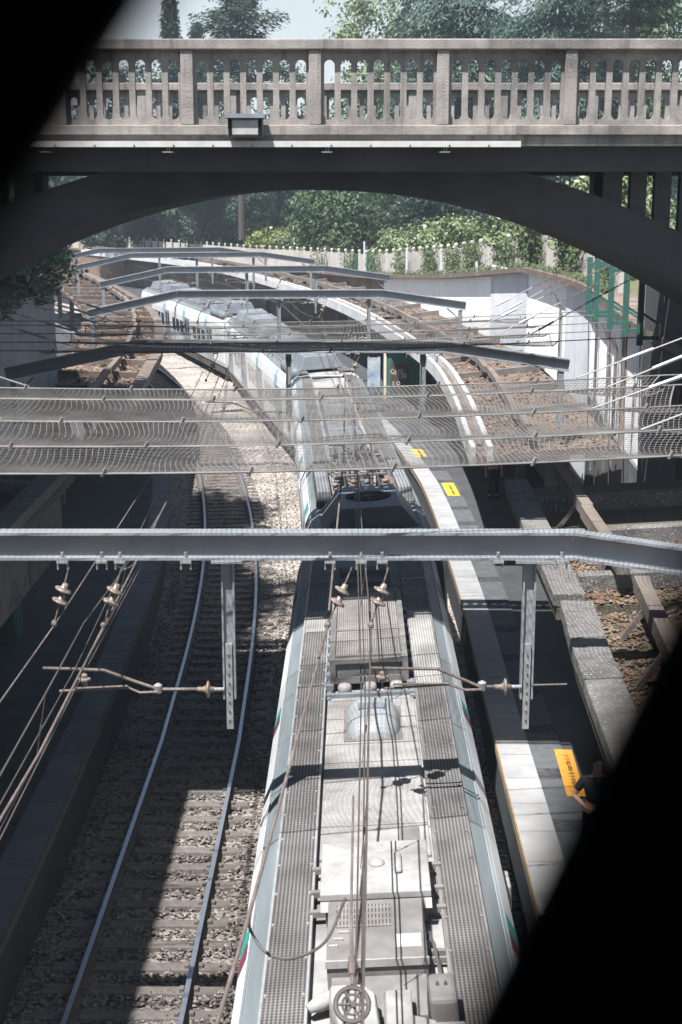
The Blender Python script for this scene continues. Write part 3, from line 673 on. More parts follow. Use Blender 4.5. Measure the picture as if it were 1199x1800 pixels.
# cantilever arms with insulators
def disc(m, o, ax, r=.09, n=14): m.lathe(o, ax, [(-.05, .022), (-.03, .035), (0, r * .5), (.012, r), (.03, r * .98), (.036, r * .6), (.05, .03), (.09, .03)], n)
def arm(label, gx, rz, gy, xm, kind, z=5.1, zoff=0):
    t = thing('cantilever_arm', label, 'catenary arm', (gx, gy, 0), 'catenary arms on the gantry masts', local=True, rot=(0, 0, rz))
    L = lambda dx, dy, dz: (xm + dx, -.05 + dy, z + dz + zoff)
    m = MB(); m.tube([L(-.06, 0, 0), L(-.26, 0, 0)], .022, 8)
    m.build('bracket_pin', M_GALV, t)
    m = MB(); disc(m, L(-.26, 0, 0), (1, 0, 0), .095); m.tube([L(-.2, 0, 0), L(-.36, 0, 0)], .03, 8); m.build('insulator', M_INSUL, t, smooth=True)
    m = MB()
    if kind == 0:
        m.tube([L(-.34, 0, 0), L(-.80, 0, 0), L(-1.13, 0, .12), L(-1.40, 0, .225), L(-2.08, 0, .25)], .020, 7)
        m.build('upper_tube', M_RUST, t); m = MB()
        m.tube([L(-.8, -.03, -.02), L(-1.0, -.03, -.03), L(-1.13, -.03, .03), L(-1.90, -.03, -.01)], .016, 7); m.tube([L(-1.13, -.06, .06), L(-1.72, -.06, .03)], .014, 7)
        m.build('registration_tube', M_RUST, t)
        m = MB(); m.lathe(L(-.8, 0, -.04), (0, 0, 1), [(0, .04), (.09, .05), (.11, .02)], 8); m.build('clamp', M_GALV, t)
    else:
        m.tube([L(-.34, 0, 0), L(-.52, 0, .0), L(-.75, 0, .10), L(-1.0, 0, .21), L(-1.75, 0, .22)], .018, 7); m.build('upper_tube', M_RUST, t); m = MB()
        m.tube([L(-.5, -.03, -.02), L(-.68, -.03, -.03), L(-.88, -.03, .04), L(-1.6, -.03, -.01)], .016, 7); m.tube([L(-.88, -.06, .06), L(-1.5, -.06, .05)], .013, 7)
        m.build('registration_tube', M_RUST, t)
        m = MB(); m.lathe(L(-.5, 0, -.04), (0, 0, 1), [(0, .04), (.09, .05), (.11, .02)], 8); m.build('clamp', M_GALV, t)
        m = MB(); m.tube([L(.06, 0, .02), L(.45, 0, .03)], .012, 6); m.build('tail_rod', M_RUST, t)
    m = MB(); m.tube([L(-1.62, 0, .23), L(-1.62, 0, -.02)], .008, 5); disc(m, L(-1.62, 0, .14), (0, 0, -1), .07); m.build('hanger', M_INSUL, t)
    return t
arm('rusty cantilever arm over the empty track on the nearest gantry', 0, 0, 15.15, -1.25, 0, z=5.02)
arm('rusty cantilever arm over the train roof on the nearest gantry', 0, 0, 15.15, 2.08, 1, z=5.05)
an = ['second', 'third', 'fourth', 'fifth']
for i, (y, x, rz) in enumerate(GS[1:5]):
    arm('cantilever arm over the empty track on the %s gantry' % an[i], x, rz, y, -1.25, 0, z=5.05)
    arm('cantilever arm over the train on the %s gantry' % an[i], x, rz, y, 2.08, 1, z=5.05)
# overhead wires: contact and messenger from gantry to gantry, droppers between
def gpt(i, x, z): y, gx, rz = GS[i]; return Vector((gx + x * math.cos(rz), y + x * math.sin(rz) - .08, z))
def overhead(label, xc, xm, y_start, xs0):
    t = thing('overhead_wire', label, 'overhead wire', (xs0, y_start, 5))
    nodes_c = [Vector((xs0, y_start, 5.05))] + [gpt(i, xc + (.12 if i % 2 else 0), 5.03) for i in range(6)]
    nodes_m = [Vector((xs0, y_start, 5.85))] + [gpt(i, xm, 5.80) for i in range(6)]
    for dx in (-.022, .022):
        m = MB(); m.tube([p + Vector((dx, 0, 0)) for p in nodes_c], .0085, 5); m.build('contact_wire', M_WIRE, t)
    mw = MB(); dr = MB(); pts = []
    for a, c in zip(nodes_m[:-1], nodes_m[1:]):
        n = 10
        for k in range(n): f = k / n; pts.append(a.lerp(c, f) - Vector((0, 0, (.36 if c.y - a.y > 14 else .12) * 4 * f * (1 - f))))
    pts.append(nodes_m[-1]); mw.tube(pts, .010, 5); mw.build('messenger_wire', M_WIRE, t)
    for j, (a, c) in enumerate(zip(nodes_m[:-1], nodes_m[1:])):
        for f in (.16, .33, .5, .67, .84):
            p = a.lerp(c, f) - Vector((0, 0, (.36 if c.y - a.y > 14 else .12) * 4 * f * (1 - f))); q = nodes_c[j].lerp(nodes_c[j + 1], f)
            d = MB(); d.tube([p, q], .005, 4); d.tube([p.lerp(q, .45), p.lerp(q, .55)], .012, 5); d.build('dropper', M_WIRE, t)
    return t
overhead('overhead wire with droppers running above the train roof', .25, .33, 2.0, -.02)
overhead('overhead wire with droppers running above the empty track', -3.0, -2.85, 2.0, -2.85)
# messenger insulator strings and feeder cables under the nearest gantry
def cable(name, label, cat, pts, r, m, extra=None, group=None):
    t = thing(name, label, cat, pts[0], group); MB().tube(pts, r, 7).build('cable', m, t)
    if extra:
        for k, (o, ax, rr) in enumerate(extra):
            x = MB(); disc(x, o, ax, rr); x.build('insulator', M_INSUL, t, smooth=True)
    return t
def lerp3(a, b, f): return tuple(a[i] + (b[i] - a[i]) * f for i in range(3))
def string(label, top, bot, rr=.095, group='insulator strings under the gantry beams'):
    t = thing('insulator_string', label, 'insulator', top, group); top = Vector(top); bot = Vector(bot); d = (top - bot).normalized()
    m = MB(); m.tube([top, bot], .010, 5); m.build('hook', M_RUST, t); MB().lathe(bot - Vector((.03, 0, .0)), (1, .3, 0), [(0, .02), (.015, .04), (.045, .04), (.06, .02)], 10).build('knuckle', M_RUST, t)
    for f in (.42, .62):
        m = MB(); o = top.lerp(bot, f); ax = (d + Vector((.18, .0, .0))).normalized()
        m.lathe(o, ax, [(-.03, .02), (-.012, .04), (0, rr * .9), (.010, rr), (.022, rr * .96), (.034, rr * .55), (.045, .036), (.085, .034), (.10, .015)], 18); m.build('disc', M_INSUL, t, smooth=True)
    return t
string('insulator string nearest the dark left edge of the picture', (-2.98, 15.05, 6.45), (-3.16, 15.0, 5.82))
string('insulator string over the edge of the shaded platform', (-2.40, 15.05, 6.45), (-2.62, 15.0, 5.80))
string('insulator string leaning to the thick feeder cable above the train', (.12, 15.05, 6.45), (-.15, 15.0, 5.80))
string('upright insulator string above the resistor box on the train', (.52, 15.05, 6.45), (.33, 15.0, 5.80))
for i, (y, x, rz) in enumerate(GS[1:4]):
    string('insulator string over the empty track under the %s gantry' % an[i], (x - 3.0, y - .1, 6.45), (x - 3.3, y - .1, 5.85)); string('insulator string over the train under the %s gantry' % an[i], (x + .5, y - .1, 6.45), (x + .25, y - .1, 5.85))
cable('feeder_cable', 'thick brown feeder cable crossing diagonally over the walkway of the train', 'cable', [(.1, 35, 6.0), (.05, 26, 5.62), (-.15, 15.0, 5.78), (-.62, 8.3, 5.84), (-.95, 4, 6.0)], .0145, M_RUST)
cable('feeder_cable', 'brown cable over the edge of the shaded platform', 'cable', [(-3.0, 35, 6.0), (-2.8, 25, 5.65), (-2.62, 15.0, 5.78), (-2.60, 11.5, 5.75), (-2.7, 3, 5.9)], .012, M_RUST)
cable('feeder_cable', 'outermost cable over the shaded platform at the left edge', 'cable', [(-3.4, 35, 6.1), (-3.25, 25, 5.7), (-3.16, 15.0, 5.80), (-3.2, 12.5, 5.8), (-3.3, 3, 6.0)], .009, M_RUST)
cable('feeder_cable', 'thin cable hanging across the coping of the shaded platform', 'cable', [(-3.35, 35, 5.6), (-2.95, 15, 5.3), (-2.9, 3, 5.4)], .007, M_WIRE)
cable('jumper_cable', 'slack loop of cable joining the feeder to the overhead wire', 'cable', smooth_pl([(-.60, 8.6, 5.83), (-.62, 8.85, 5.55), (-.50, 8.72, 5.45), (-.31, 8.66, 5.45), (-.10, 8.8, 5.5), (.03, 9.2, 5.6)], 5), .011, M_DARKWIRE)
cable('jumper_cable', 'short slack cable between the two wires over the shaded platform', 'cable', smooth_pl([(-3.2, 19, 5.75), (-3.1, 18.9, 5.45), (-2.9, 19, 5.4), (-2.7, 19.4, 5.7)], 5), .009, M_DARKWIRE)
t = thing('tension_pulley', 'spoked iron tensioning pulley hanging at the very bottom above the train', 'pulley', (.06, 7.9, 5.75))
m = MB(); c = Vector((.07, 8.02, 5.5)); ax = Vector((0.25, -.75, .6)).normalized(); u = Vector((1, 0, 0)); v = ax.cross(u)
ring = [c + (u * math.cos(a) + v * math.sin(a)) * .105 for a in np.linspace(0, 2 * math.pi, 25)]
m.tube(ring, .016, 6, cap=False); ring2 = [c + (u * math.cos(a) + v * math.sin(a)) * .062 for a in np.linspace(0, 2 * math.pi, 25)]; m.tube(ring2, .008, 5, cap=False)
for a in range(6):
    a = a * math.pi / 3; e = u * math.cos(a) + v * math.sin(a); m.tube([c + e * .015, c + e * .105], .009, 5)
m.lathe(c - ax * .03, ax, [(0, .02), (.06, .02)], 8); m.build('wheel', M_DARKWIRE, t)
m = MB(); pv = c + Vector((0, .07, .09)); m.tube([pv, pv + Vector((.0, .9, .04)), pv + Vector((.03, 2.6, .12))], [.014, .011, .009], 6); m.lathe(pv + Vector((0, .1, .01)), (0, 1, .1), [(0, .02), (.1, .03), (.2, .02)], 8); m.build('tension_rod', M_RUST, t)

# ------------------------------------------------------------------ train
CL = 25.5
PROF = [(1.38, .75), (1.44, 1.0), (1.44, 2.35), (1.43, 2.75), (1.385, 3.08), (1.27, 3.34), (1.06, 3.49), (.66, 3.52), (.63, 3.47), (0, 3.49)]
def car_base(label, kind):
    c = thing('train_car', label, 'train car', (0, 0, 0), 'cars of the standing train', local=True)
    full = PROF + [(-x, z) for x, z in PROF[-2::-1]]
    ys = [-CL / 2, -CL / 2 + .12, CL / 2 - .12, CL / 2]; sc_ = [.965, 1, 1, .965]
    m = MB(); vs = []; fs = []; n = len(full)
    for y, k in zip(ys, sc_): vs += [(x * k, y, .75 + (z - .75) * (k if k == 1 else .985)) for x, z in full]
    for i in range(3):
        for k in range(n - 1): fs.append((i * n + k, i * n + k + 1, (i + 1) * n + k + 1, (i + 1) * n + k))
        fs.append((i * n + n - 1, i * n, (i + 1) * n, (i + 1) * n + n - 1))
    fs += [tuple(range(n))[::-1], tuple(3 * n + k for k in range(n))]
    m.add(vs, fs); bo = m.build('body', [M_WHITE, M_ROOF, M_UNDER], c)
    for p in bo.data.polygons:
        ct = p.center
        if ct.z > 3.47 and abs(ct.x) < 1.0: p.material_index = 1
        if abs(ct.y) > CL / 2 - .01: p.material_index = 2
    for s in (-1, 1):
        m = MB(); q = [(s * 1.225, 3.385), (s * 1.07, 3.505), (s * 1.05, 3.50), (s * 1.20, 3.36)]
        m.prism(q, lambda x, z: (x, -CL / 2 + .15, z), lambda x, z: (x, CL / 2 - .15, z)); m.box(s * 1.245 - .012, s * 1.245 + .012, -CL / 2 + .15, CL / 2 - .15, 3.34, 3.385)
        m.build('roof_gutter', M_GUTTER, c)
        # doors and windows
        dfirst = wfirst = None
        for k in range(4):
            y = -9.3 + 6.2 * k
            m = MB(); m.box(min(s * 1.425, s * 1.452), max(s * 1.425, s * 1.452), y - .68, y + .68, .95, 2.75); dd = m.build('door', M_DOOR, c)
            for e in (-.34, .34): MB().box(min(s * 1.45, s * 1.457), max(s * 1.45, s * 1.457), y + e - .22, y + e + .22, 1.75, 2.6).build('pane', M_GLASS, dd)
            for j, (e, mm) in enumerate(((.76, M_MAROON if kind < 1 else M_BLUEGREY), (1.12, M_TEAL if kind < 2 else M_BLUEGREY))):
                prof = [(1.444, 1.0), (1.444, 2.35), (1.434, 2.755), (1.389, 3.085), (1.285, 3.325)]; wd = .3
                vs = []; fs = []
                for i, (x, z) in enumerate(prof):
                    o_ = .16 * (z - 1) ; vs += [(s * x, y + e - o_ * .5, z), (s * x, y + e + wd - o_ * .5, z)]
                for i in range(len(prof) - 1): fs.append((2 * i, 2 * i + 1, 2 * i + 3, 2 * i + 2))
                MB().add(vs, fs).build('livery_stripe', mm, c)
        for k in range(3):
            for e in (1.75, 2.95, 4.15):
                y = -9.3 + 6.2 * k + e
                MB().box(min(s * 1.43, s * 1.446), max(s * 1.43, s * 1.446), y - .45, y + .45, 1.65, 2.42).build('window', M_GLASS, c)
        m = MB(); m.box(min(s * 1.0, s * 1.34), max(s * 1.0, s * 1.34), -CL / 2 + .5, CL / 2 - .5, .3, .76); m.build('underframe', M_UNDER, c)
    for y in (-9, 9):
        m = MB(); m.box(-1.1, 1.1, y - 1.7, y + 1.7, .25, .62)
        for yy in (-1.2, 1.2):
            for s in (-1, 1): m.lathe((s * .68, y + yy, .46), (s, 0, 0), [(0, .46), (.12, .46), (.13, .4)], 20)
        m.build('bogie', M_UNDER, c)
    m = MB(); m.box(-.75, .75, CL / 2 - .02, CL / 2 + .47, 1.0, 3.1); m.build('gangway', M_BLACK, c)
    return c
def walkways(c, y0, y1, light=()):
    for s in (-1, 1):
        m = MB(); x0, x1 = (.64, 1.04) if s > 0 else (-1.04, -.64); m.box(x0, x1, y0, y1, 3.55, 3.585); ww = m.build('walkway', M_GRATE, c)
        m = MB(); y = y0 + .1
        while y < y1 - .1:
            for xx in (x0 + .03, x1 - .03): m.box(xx - .012, xx + .012, y, y + .035, 3.585, 3.60)
            y += .62
        for xx in (x0, x1): m.box(xx - .012, xx + .012, y0, y1, 3.50, 3.592)
        m.build('walkway_frame', M_GALV if s < 0 else M_ROOFGREY, ww)
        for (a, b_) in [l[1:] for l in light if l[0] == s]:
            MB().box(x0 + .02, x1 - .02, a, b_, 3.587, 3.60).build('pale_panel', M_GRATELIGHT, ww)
def car_first():
    c = car_base('nearest white train car with dusty roof, vents and walkways', 0); Y = lambda y: y - 14.9 - 0.2
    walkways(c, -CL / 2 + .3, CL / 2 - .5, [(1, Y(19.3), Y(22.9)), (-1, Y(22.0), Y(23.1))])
    # roof sheets
    m = MB()
    for a, b_ in ((15.0, 16.8), (16.82, 19.0), (19.02, 19.3), (14.2, 14.98)): m.box(-.60, .60, Y(a), Y(b_), 3.475, 3.505)
    m.build('roof_sheet', M_ROOF, c)
    for y in (16.3, 17.4, 18.3): MB().box(-.6, .6, Y(y), Y(y) + .015, 3.505, 3.512).build('roof_seam', M_ROOFGREY, c)
    MB().box(.28, .5, Y(14.3), Y(14.9), 3.505, 3.512).build('roof_patch', M_ROOFGREY, c)
    # dome ventilator
    m = MB(); cx = .02; cy = Y(18.1); prof = [(1, 0), (.98, .06), (.92, .14), (.80, .22), (.6, .28), (.3, .31), (0.01, .315)]; vs = []; fs = []; n = 28
    for r_, z in prof:
        for k in range(n):
            a = 2 * math.pi * k / n; sx = math.copysign(abs(math.cos(a)) ** .62, math.cos(a)); sy = math.copysign(abs(math.sin(a)) ** .62, math.sin(a)); vs.append((cx + sx * .37 * r_, cy + sy * .60 * r_, 3.505 + z * .85))
    for i in range(len(prof) - 1):
        for k in range(n): k2 = (k + 1) % n; fs.append((i * n + k, i * n + k2, (i + 1) * n + k2, (i + 1) * n + k))
    fs.append(tuple((len(prof) - 1) * n + k for k in range(n))); m.add(vs, fs)
    dm = m.build('dome_ventilator', mat('dome_paint', (.25, .265, .275), (.20, .213, .219), (.15, .15, .147), scale=2.5, rough=.5), c, smooth=True)
    MB().box(cx - .18, cx + .17, cy - .14, cy + .06, 3.75, 3.785).build('vent_plate', M_ROOFSTEEL, dm)
    m = MB(); m.box(cx - .385, cx + .385, cy - .615, cy + .615, 3.505, 3.518); m.build('vent_flange', M_ROOFGREY, dm, bevel=.1)
    # resistor box with slats
    y0, y1 = Y(19.45), Y(23.0)
    rb = MB().box(-.50, .50, y0 + .04, y1, 3.62, 3.93).build('resistor_box', M_ROOFDARK, c)
    MB().box(-.46, .46, y0 + .22, y1 - .02, 3.932, 3.95).build('slat_grid', M_SLAT, rb)
    m = MB()
    for x in (-.52, .52): m.box(x - .04, x + .04, y0, y1 + .02, 3.60, 3.962)
    for y in (y0 + .03, y0 + .20, y0 + 1.4, y1 - .03): m.box(-.48, .48, y - .03, y + .03, 3.90, 3.965)
    m.box(-.5, .5, y0, y0 + .03, 3.60, 3.70); m.build('frame', M_ROOFGREY, rb)
    m = MB()
    for x in (-.36, 0, .38): m.lathe((x, y0 - .12, 3.50), (0, 0, 1), [(0, .09), (.05, .1), (.11, .1), (.14, .075), (.15, .02)], 14)
    m.build('insulator', M_ROOFWHITE, rb, smooth=True)
    m = MB()
    for i in range(9):
        y = y0 - .1 + i * .44
        for s in (-1, 1): m.box(min(s * .53, s * .64), max(s * .53, s * .64), y, y + .16, 3.50, 3.62)
    m.box(-.66, .66, y0 - .32, y0 - .24, 3.5, 3.56); m.box(-.66, -.56, y0 - .4, y1, 3.50, 3.53); m.box(.56, .66, y0 - .4, y1, 3.5, 3.53); m.build('support_frame', M_ROOFSTEEL, rb)
    # dark fittings between the resistor box and the car end
    m = MB()
    for k in range(7): m.box(-.5 + .02 * (k % 3), .42, Y(23.5) + k * .36, Y(23.5) + k * .36 + .16, 3.5, 3.62 + .05 * (k % 2))
    m.build('brake_resistor', M_ROOFDARK, c)
    # white lid on cross bars
    m = MB(); m.box(-.54, .54, Y(12.75), Y(13.85), 3.78, 3.86); m.add(*((lambda y: ([(-.54, y, 3.78), (.54, y, 3.78), (.54, y - .06, 3.70), (-.54, y - .06, 3.70)], [(0, 1, 2, 3)]))(Y(12.75))))
    lid = m.build('equipment_lid', M_ROOFWHITE, c, bevel=.012)
    m = MB(); m.lathe((.02, Y(13.35), 3.855), (0, 0, 1), [(0, .085), (.02, .08), (.045, .05), (.055, .01)], 16); m.build('domed_cap', M_ROOFWHITE, lid, smooth=True)
    m = MB(); m.box(.19, .27, Y(13.1), Y(13.5), 3.86, 3.91); m.build('handle', M_ROOFWHITE, lid, bevel=.03)
    for y in (12.85, 13.25, 13.75): MB().box(-.66, .68, Y(y), Y(y) + .06, 3.56, 3.62).build('cross_bar', M_ROOFGREY, lid)
    for y in (11.2, 12.1): MB().box(.452, .68, Y(y), Y(y) + .05, 3.52, 3.58).build('cross_bar', M_ROOFGREY, c); MB().box(.452, .68, Y(y) - .12, Y(y) - .09, 3.52, 3.58).build('cross_bar', M_ROOFGREY, c)
    MB().box(-.5, .5, Y(12.8), Y(13.8), 3.50, 3.775).build('box', M_ROOFGREY, lid)
    # grey box with louvre and label plate
    gb = MB().box(-.46, .45, Y(11.62), Y(12.72), 3.50, 3.80).build('equipment_box', M_ROOFGREY, c, bevel=.012)
    MB().box(-.38, .14, Y(12.2), Y(12.62), 3.801, 3.808).build('louvre', M_SLAT, gb)
    MB().box(.18, .40, Y(11.82), Y(12.04), 3.801, 3.806).build('label_plate', mat('label_white', (.5, .485, .42), rough=.6), gb)
    MB().box(-.47, .46, Y(11.60), Y(11.62), 3.74, 3.812).build('edge_strip', M_ROOFWHITE, gb)
    for k in range(3): MB().box(-.44 + .04 * k, -.36 + .05 * k, Y(11.85) + .12 * k, Y(11.88) + .12 * k, 3.80, 3.82).build('catch', M_ROOFWHITE, gb)
    MB().box(-.42, .43, Y(10.95), Y(11.595), 3.50, 3.66).build('equipment_box', M_ROOFGREY, c, bevel=.01)
    m = MB(); m.lathe((.62, Y(11.35), 3.55), (-1, 0, 0), [(0, .055), (.2, .055)], 12); m.build('pipe', M_ROOFWHITE, c, smooth=True)
    m = MB(); m.lathe((-.62, Y(11.2), 3.60), (.8, .5, .1), [(0, .04), (.12, .075), (.22, .08), (.26, .05)], 12); m.build('horn', M_ROOFWHITE, c, smooth=True)
    m = MB(); m.tube([(.47, Y(12.3), 3.62), (.52, Y(12.1), 3.66), (.55, Y(11.8), 3.62), (.56, Y(11.5), 3.6)], .018, 6); m.tube([(.49, Y(12.2), 3.72), (.53, Y(11.9), 3.7), (.55, Y(11.6), 3.6), (.58, Y(11.2), 3.58), (.56, Y(10.9), 3.7)], .012, 6); m.build('cable', M_DARKWIRE, c)
    # white housings at the bottom of the picture
    def housing(poly, z1, z0=3.5, name='housing', ins=.05):
        cx_ = sum(p[0] for p in poly) / len(poly); cy_ = sum(p[1] for p in poly) / len(poly); n = len(poly)
        vs = [(x, Y(y), z0) for x, y in poly] + [(x, Y(y), z1 - .06) for x, y in poly] + [(x + (cx_ - x) * ins * 2, Y(y + (cy_ - y) * ins * 2), z1) for x, y in poly]
        fs = [tuple(range(n))[::-1]] + [(j * n + i, j * n + (i + 1) % n, (j + 1) * n + (i + 1) % n, (j + 1) * n + i) for j in (0, 1) for i in range(n)] + [tuple(2 * n + i for i in range(n))]
        return MB().add(vs, fs).build(name, M_ROOFWHITE, c, bevel=.012)
    housing([(-.42, 11.13), (-.42, 10.88), (-.3, 10.28), (-.28, 9.48), (-.05, 9.48), (.02, 10.38), (-.02, 10.98), (-.12, 11.13)], 3.9)
    housing([(.04, 11.10), (.28, 11.10), (.28, 10.68), (.48, 10.58), (.56, 10.28), (.56, 9.78), (.02, 9.78), (.12, 10.28), (.04, 10.58)], 3.85)
    o = MB().taper(.40, .68, Y(10.72), Y(11.2), 3.5, 3.92, .025).build('valve_box', M_ROOFGREY, c, bevel=.04)
    MB().box(.37, .71, Y(10.66), Y(10.74), 3.52, 3.72).build('base_flange', M_ROOFWHITE, o, bevel=.01)
    m = MB()
    for x in (.5, .57): m.lathe((x, Y(10.97), 3.92), (0, 0, 1), [(0, .018), (.03, .01), (.04, .003)], 6)
    m.build('bolt', M_DARKWIRE, o)
    MB().box(-.62, -.44, Y(10.1), Y(10.72), 3.5, 3.72).build('small_box', M_ROOFWHITE, c, bevel=.015)
    MB().box(1.43, 1.53, Y(15.1), Y(15.5), 2.3, 2.62).build('side_lamp', M_ROOFWHITE, c, bevel=.03)
    m = MB()
    for s in (-1, 1): m.tube([(s * .62, Y(24.9), 3.59), (s * 1.04, Y(24.9), 3.60), (s * 1.2, Y(24.6), 3.38), (s * 1.3, Y(24.3), 3.16)], .011, 5)
    m.build('roof_cable', M_GALV, c)
    return c
def ribbed(m, a, b_, r, n):
    a = Vector(a); b_ = Vector(b_); L = (b_ - a).length; pr = []
    for k in range(n): pr += [(L * k / n, r * .55), (L * (k + .35) / n, r), (L * (k + .65) / n, r), (L * (k + .95) / n, r * .55)]
    m.lathe(a, (b_ - a), pr, 10)
def car_panto():
    c = car_base('second train car with folded pantograph and crowded roof insulators', 1); Y = lambda y: y - 43.3
    walkways(c, Y(37.3), CL / 2 - .5)
    m = MB(); vs = []
    y0, y1 = Y(31.3), Y(33.6)
    # fan hood: flat top with sloping wings
    m.prism([(-1.0, 3.5), (-.62, 4.0), (.62, 4.0), (1.0, 3.5)], lambda x, z: (x, y0 + .35 * (4.0 - z), z), lambda x, z: (x, y1 - .1, z))
    hd = m.build('fan_hood', M_ROOFSTEEL, c, bevel=.01)
    m = MB(); m.lathe((0, (y0 + y1) / 2 - .05, 4.0), (0, 0, 1), [(0, .5), (.012, .5), (.014, .47)], 28); m.build('fan_opening', M_BLACK, hd)
    m = MB(); m.lathe((0, (y0 + y1) / 2 - .05, 4.014), (0, 0, 1), [(0, .10), (.01, .1)], 14)
    for k in range(4): a = k * math.pi / 4; m.beam((-.46 * math.cos(a), (y0 + y1) / 2 - .05 - .46 * math.sin(a), 4.02), (.46 * math.cos(a), (y0 + y1) / 2 - .05 + .46 * math.sin(a), 4.02), .012, .01)
    m.build('fan_guard', M_ROOFDARK, hd)
    MB().box(-.58, .58, Y(30.6), Y(31.25), 3.5, 3.54).build('roof_panel', M_ROOFDARK, c)
    MB().box(-.22, .1, Y(30.7), Y(31.05), 3.541, 3.56).build('hatch', M_ROOFSTEEL, c)
    for s in (-1, 1):
        o = MB().taper(min(s * .72, s * 1.12), max(s * .72, s * 1.12), Y(33.8), Y(37.2), 3.5, 3.86, .05).build('side_fairing', M_RIBBED, c, bevel=.02)
    # insulators and pantograph
    for i in range(9):
        for x in (-.55, -.2, .2, .55):
            if random.random() < .25: continue
            y = Y(34.2) + i * .62 + random.uniform(-.15, .15); m = MB(); ribbed(m, (x, y, 3.5), (x + random.uniform(-.1, .1), y, 3.86), .085, 4); m.build('insulator', random.choice([M_INSUL, M_ROOFSTEEL, M_ROOFDARK]), c, smooth=False)
    m = MB(); ribbed(m, (.56, Y(35.4), 3.75), (1.0, Y(34.6), 3.62), .12, 7); m.build('brown_insulator', M_INSUL, c)
    m = MB()
    for x in (-.5, .5): m.tube([(x, Y(35.0), 3.95), (x * .8, Y(37.0), 4.05), (x, Y(39.2), 3.98)], .035, 7)
    for y in (35.0, 36.0, 37.8, 39.2): m.tube([(-.6, Y(y), 3.95), (.6, Y(y), 3.95)], .035, 7)
    m.tube([(-.4, Y(35.2), 4.0), (.0, Y(37.2), 4.12), (.4, Y(39.0), 4.0)], .025, 6); m.tube([(.4, Y(35.2), 4.0), (.0, Y(37.2), 4.12), (-.4, Y(39.0), 4.0)], .025, 6)
    pa = m.build('pantograph', M_ROOFDARK, c)
    m = MB()
    for y in (38.9, 39.3): m.tube([(-.95, Y(y), 4.0), (-.75, Y(y), 4.14), (.75, Y(y), 4.14), (.95, Y(y), 4.0)], .025, 6)
    m.build('contact_bow', M_UNDER, pa)
    for k in range(40):
        x = random.uniform(-.6, .5); y = Y(33.8) + random.random() * 6.2; a, b2 = random.uniform(.08, .26), random.uniform(.08, .26)
        MB().taper(x, x + a, y, y + b2, 3.5, random.uniform(3.58, 3.84), .015).build('roof_unit', random.choice([M_ROOFSTEEL, M_ROOFDARK, M_ROOFGREY, M_SLAT]), c, bevel=.01)
    m = MB()
    for x in (-.42, -.1, .15, .38): m.tube([(x, Y(33.7), 3.8), (x + .05, Y(36), 3.86), (x - .03, Y(39.5), 3.8)], .022, 6)
    m.build('busbar', M_WIRE, c)
    for y, h in ((40.3, .34), (42.6, .28), (44.8, .36), (47.0, .3), (49.0, .36)):
        o = MB().taper(-.56, .5, Y(y), Y(y + 1.7), 3.5, 3.5 + h, .06).build('roof_unit', random.choice([M_ROOFSTEEL, M_ROOFGREY]), c, bevel=.03)
        MB().box(-.4, .35, Y(y) + .3, Y(y) + 1.3, 3.5 + h, 3.508 + h).build('louvre', M_SLAT, o)
    return c
def car_plain():
    c = car_base('third train car bending left under the canopies', 2); walkways(c, -CL / 2 + .4, CL / 2 - .4)
    for y, h in ((-11.6, .55), (-8.2, .4), (-4, .5), (1.2, .42), (5.5, .5), (9.4, .45)):
        o = MB().taper(-.85, .85, y, y + 2.4, 3.59, 3.59 + h, .2, .12).build('roof_unit', M_ROOFSTEEL, c, bevel=.04)
        MB().box(-.55, .55, y + .4, y + 2.0, 3.59 + h, 3.60 + h).build('louvre', M_RIBBED, o)
    m = MB(); m.lathe((-1.06, -12.2, 3.55), (0, 1, 0), [(0, .20), (.1, .24), (3.0, .24), (3.1, .2)], 16); m.build('air_tank', M_GUTTER, c, smooth=True)
    return c
cars = [car_first(), car_panto(), car_plain()]
cars.append(copy_tree(cars[2], None, 'fourth train car, farthest in view, half hidden by gantry beams'))
for k, c in enumerate(cars):
    s = 2.2 + 26.05 * k + CL / 2; a = ref(s - 9)[0]; b_ = ref(s + 9)[0]; mid = (a + b_) / 2; dv = b_ - a
    c.location = (mid.x, mid.y, 0.0); c.rotation_euler = (0, R(-3.2), math.atan2(-dv.x, dv.y))

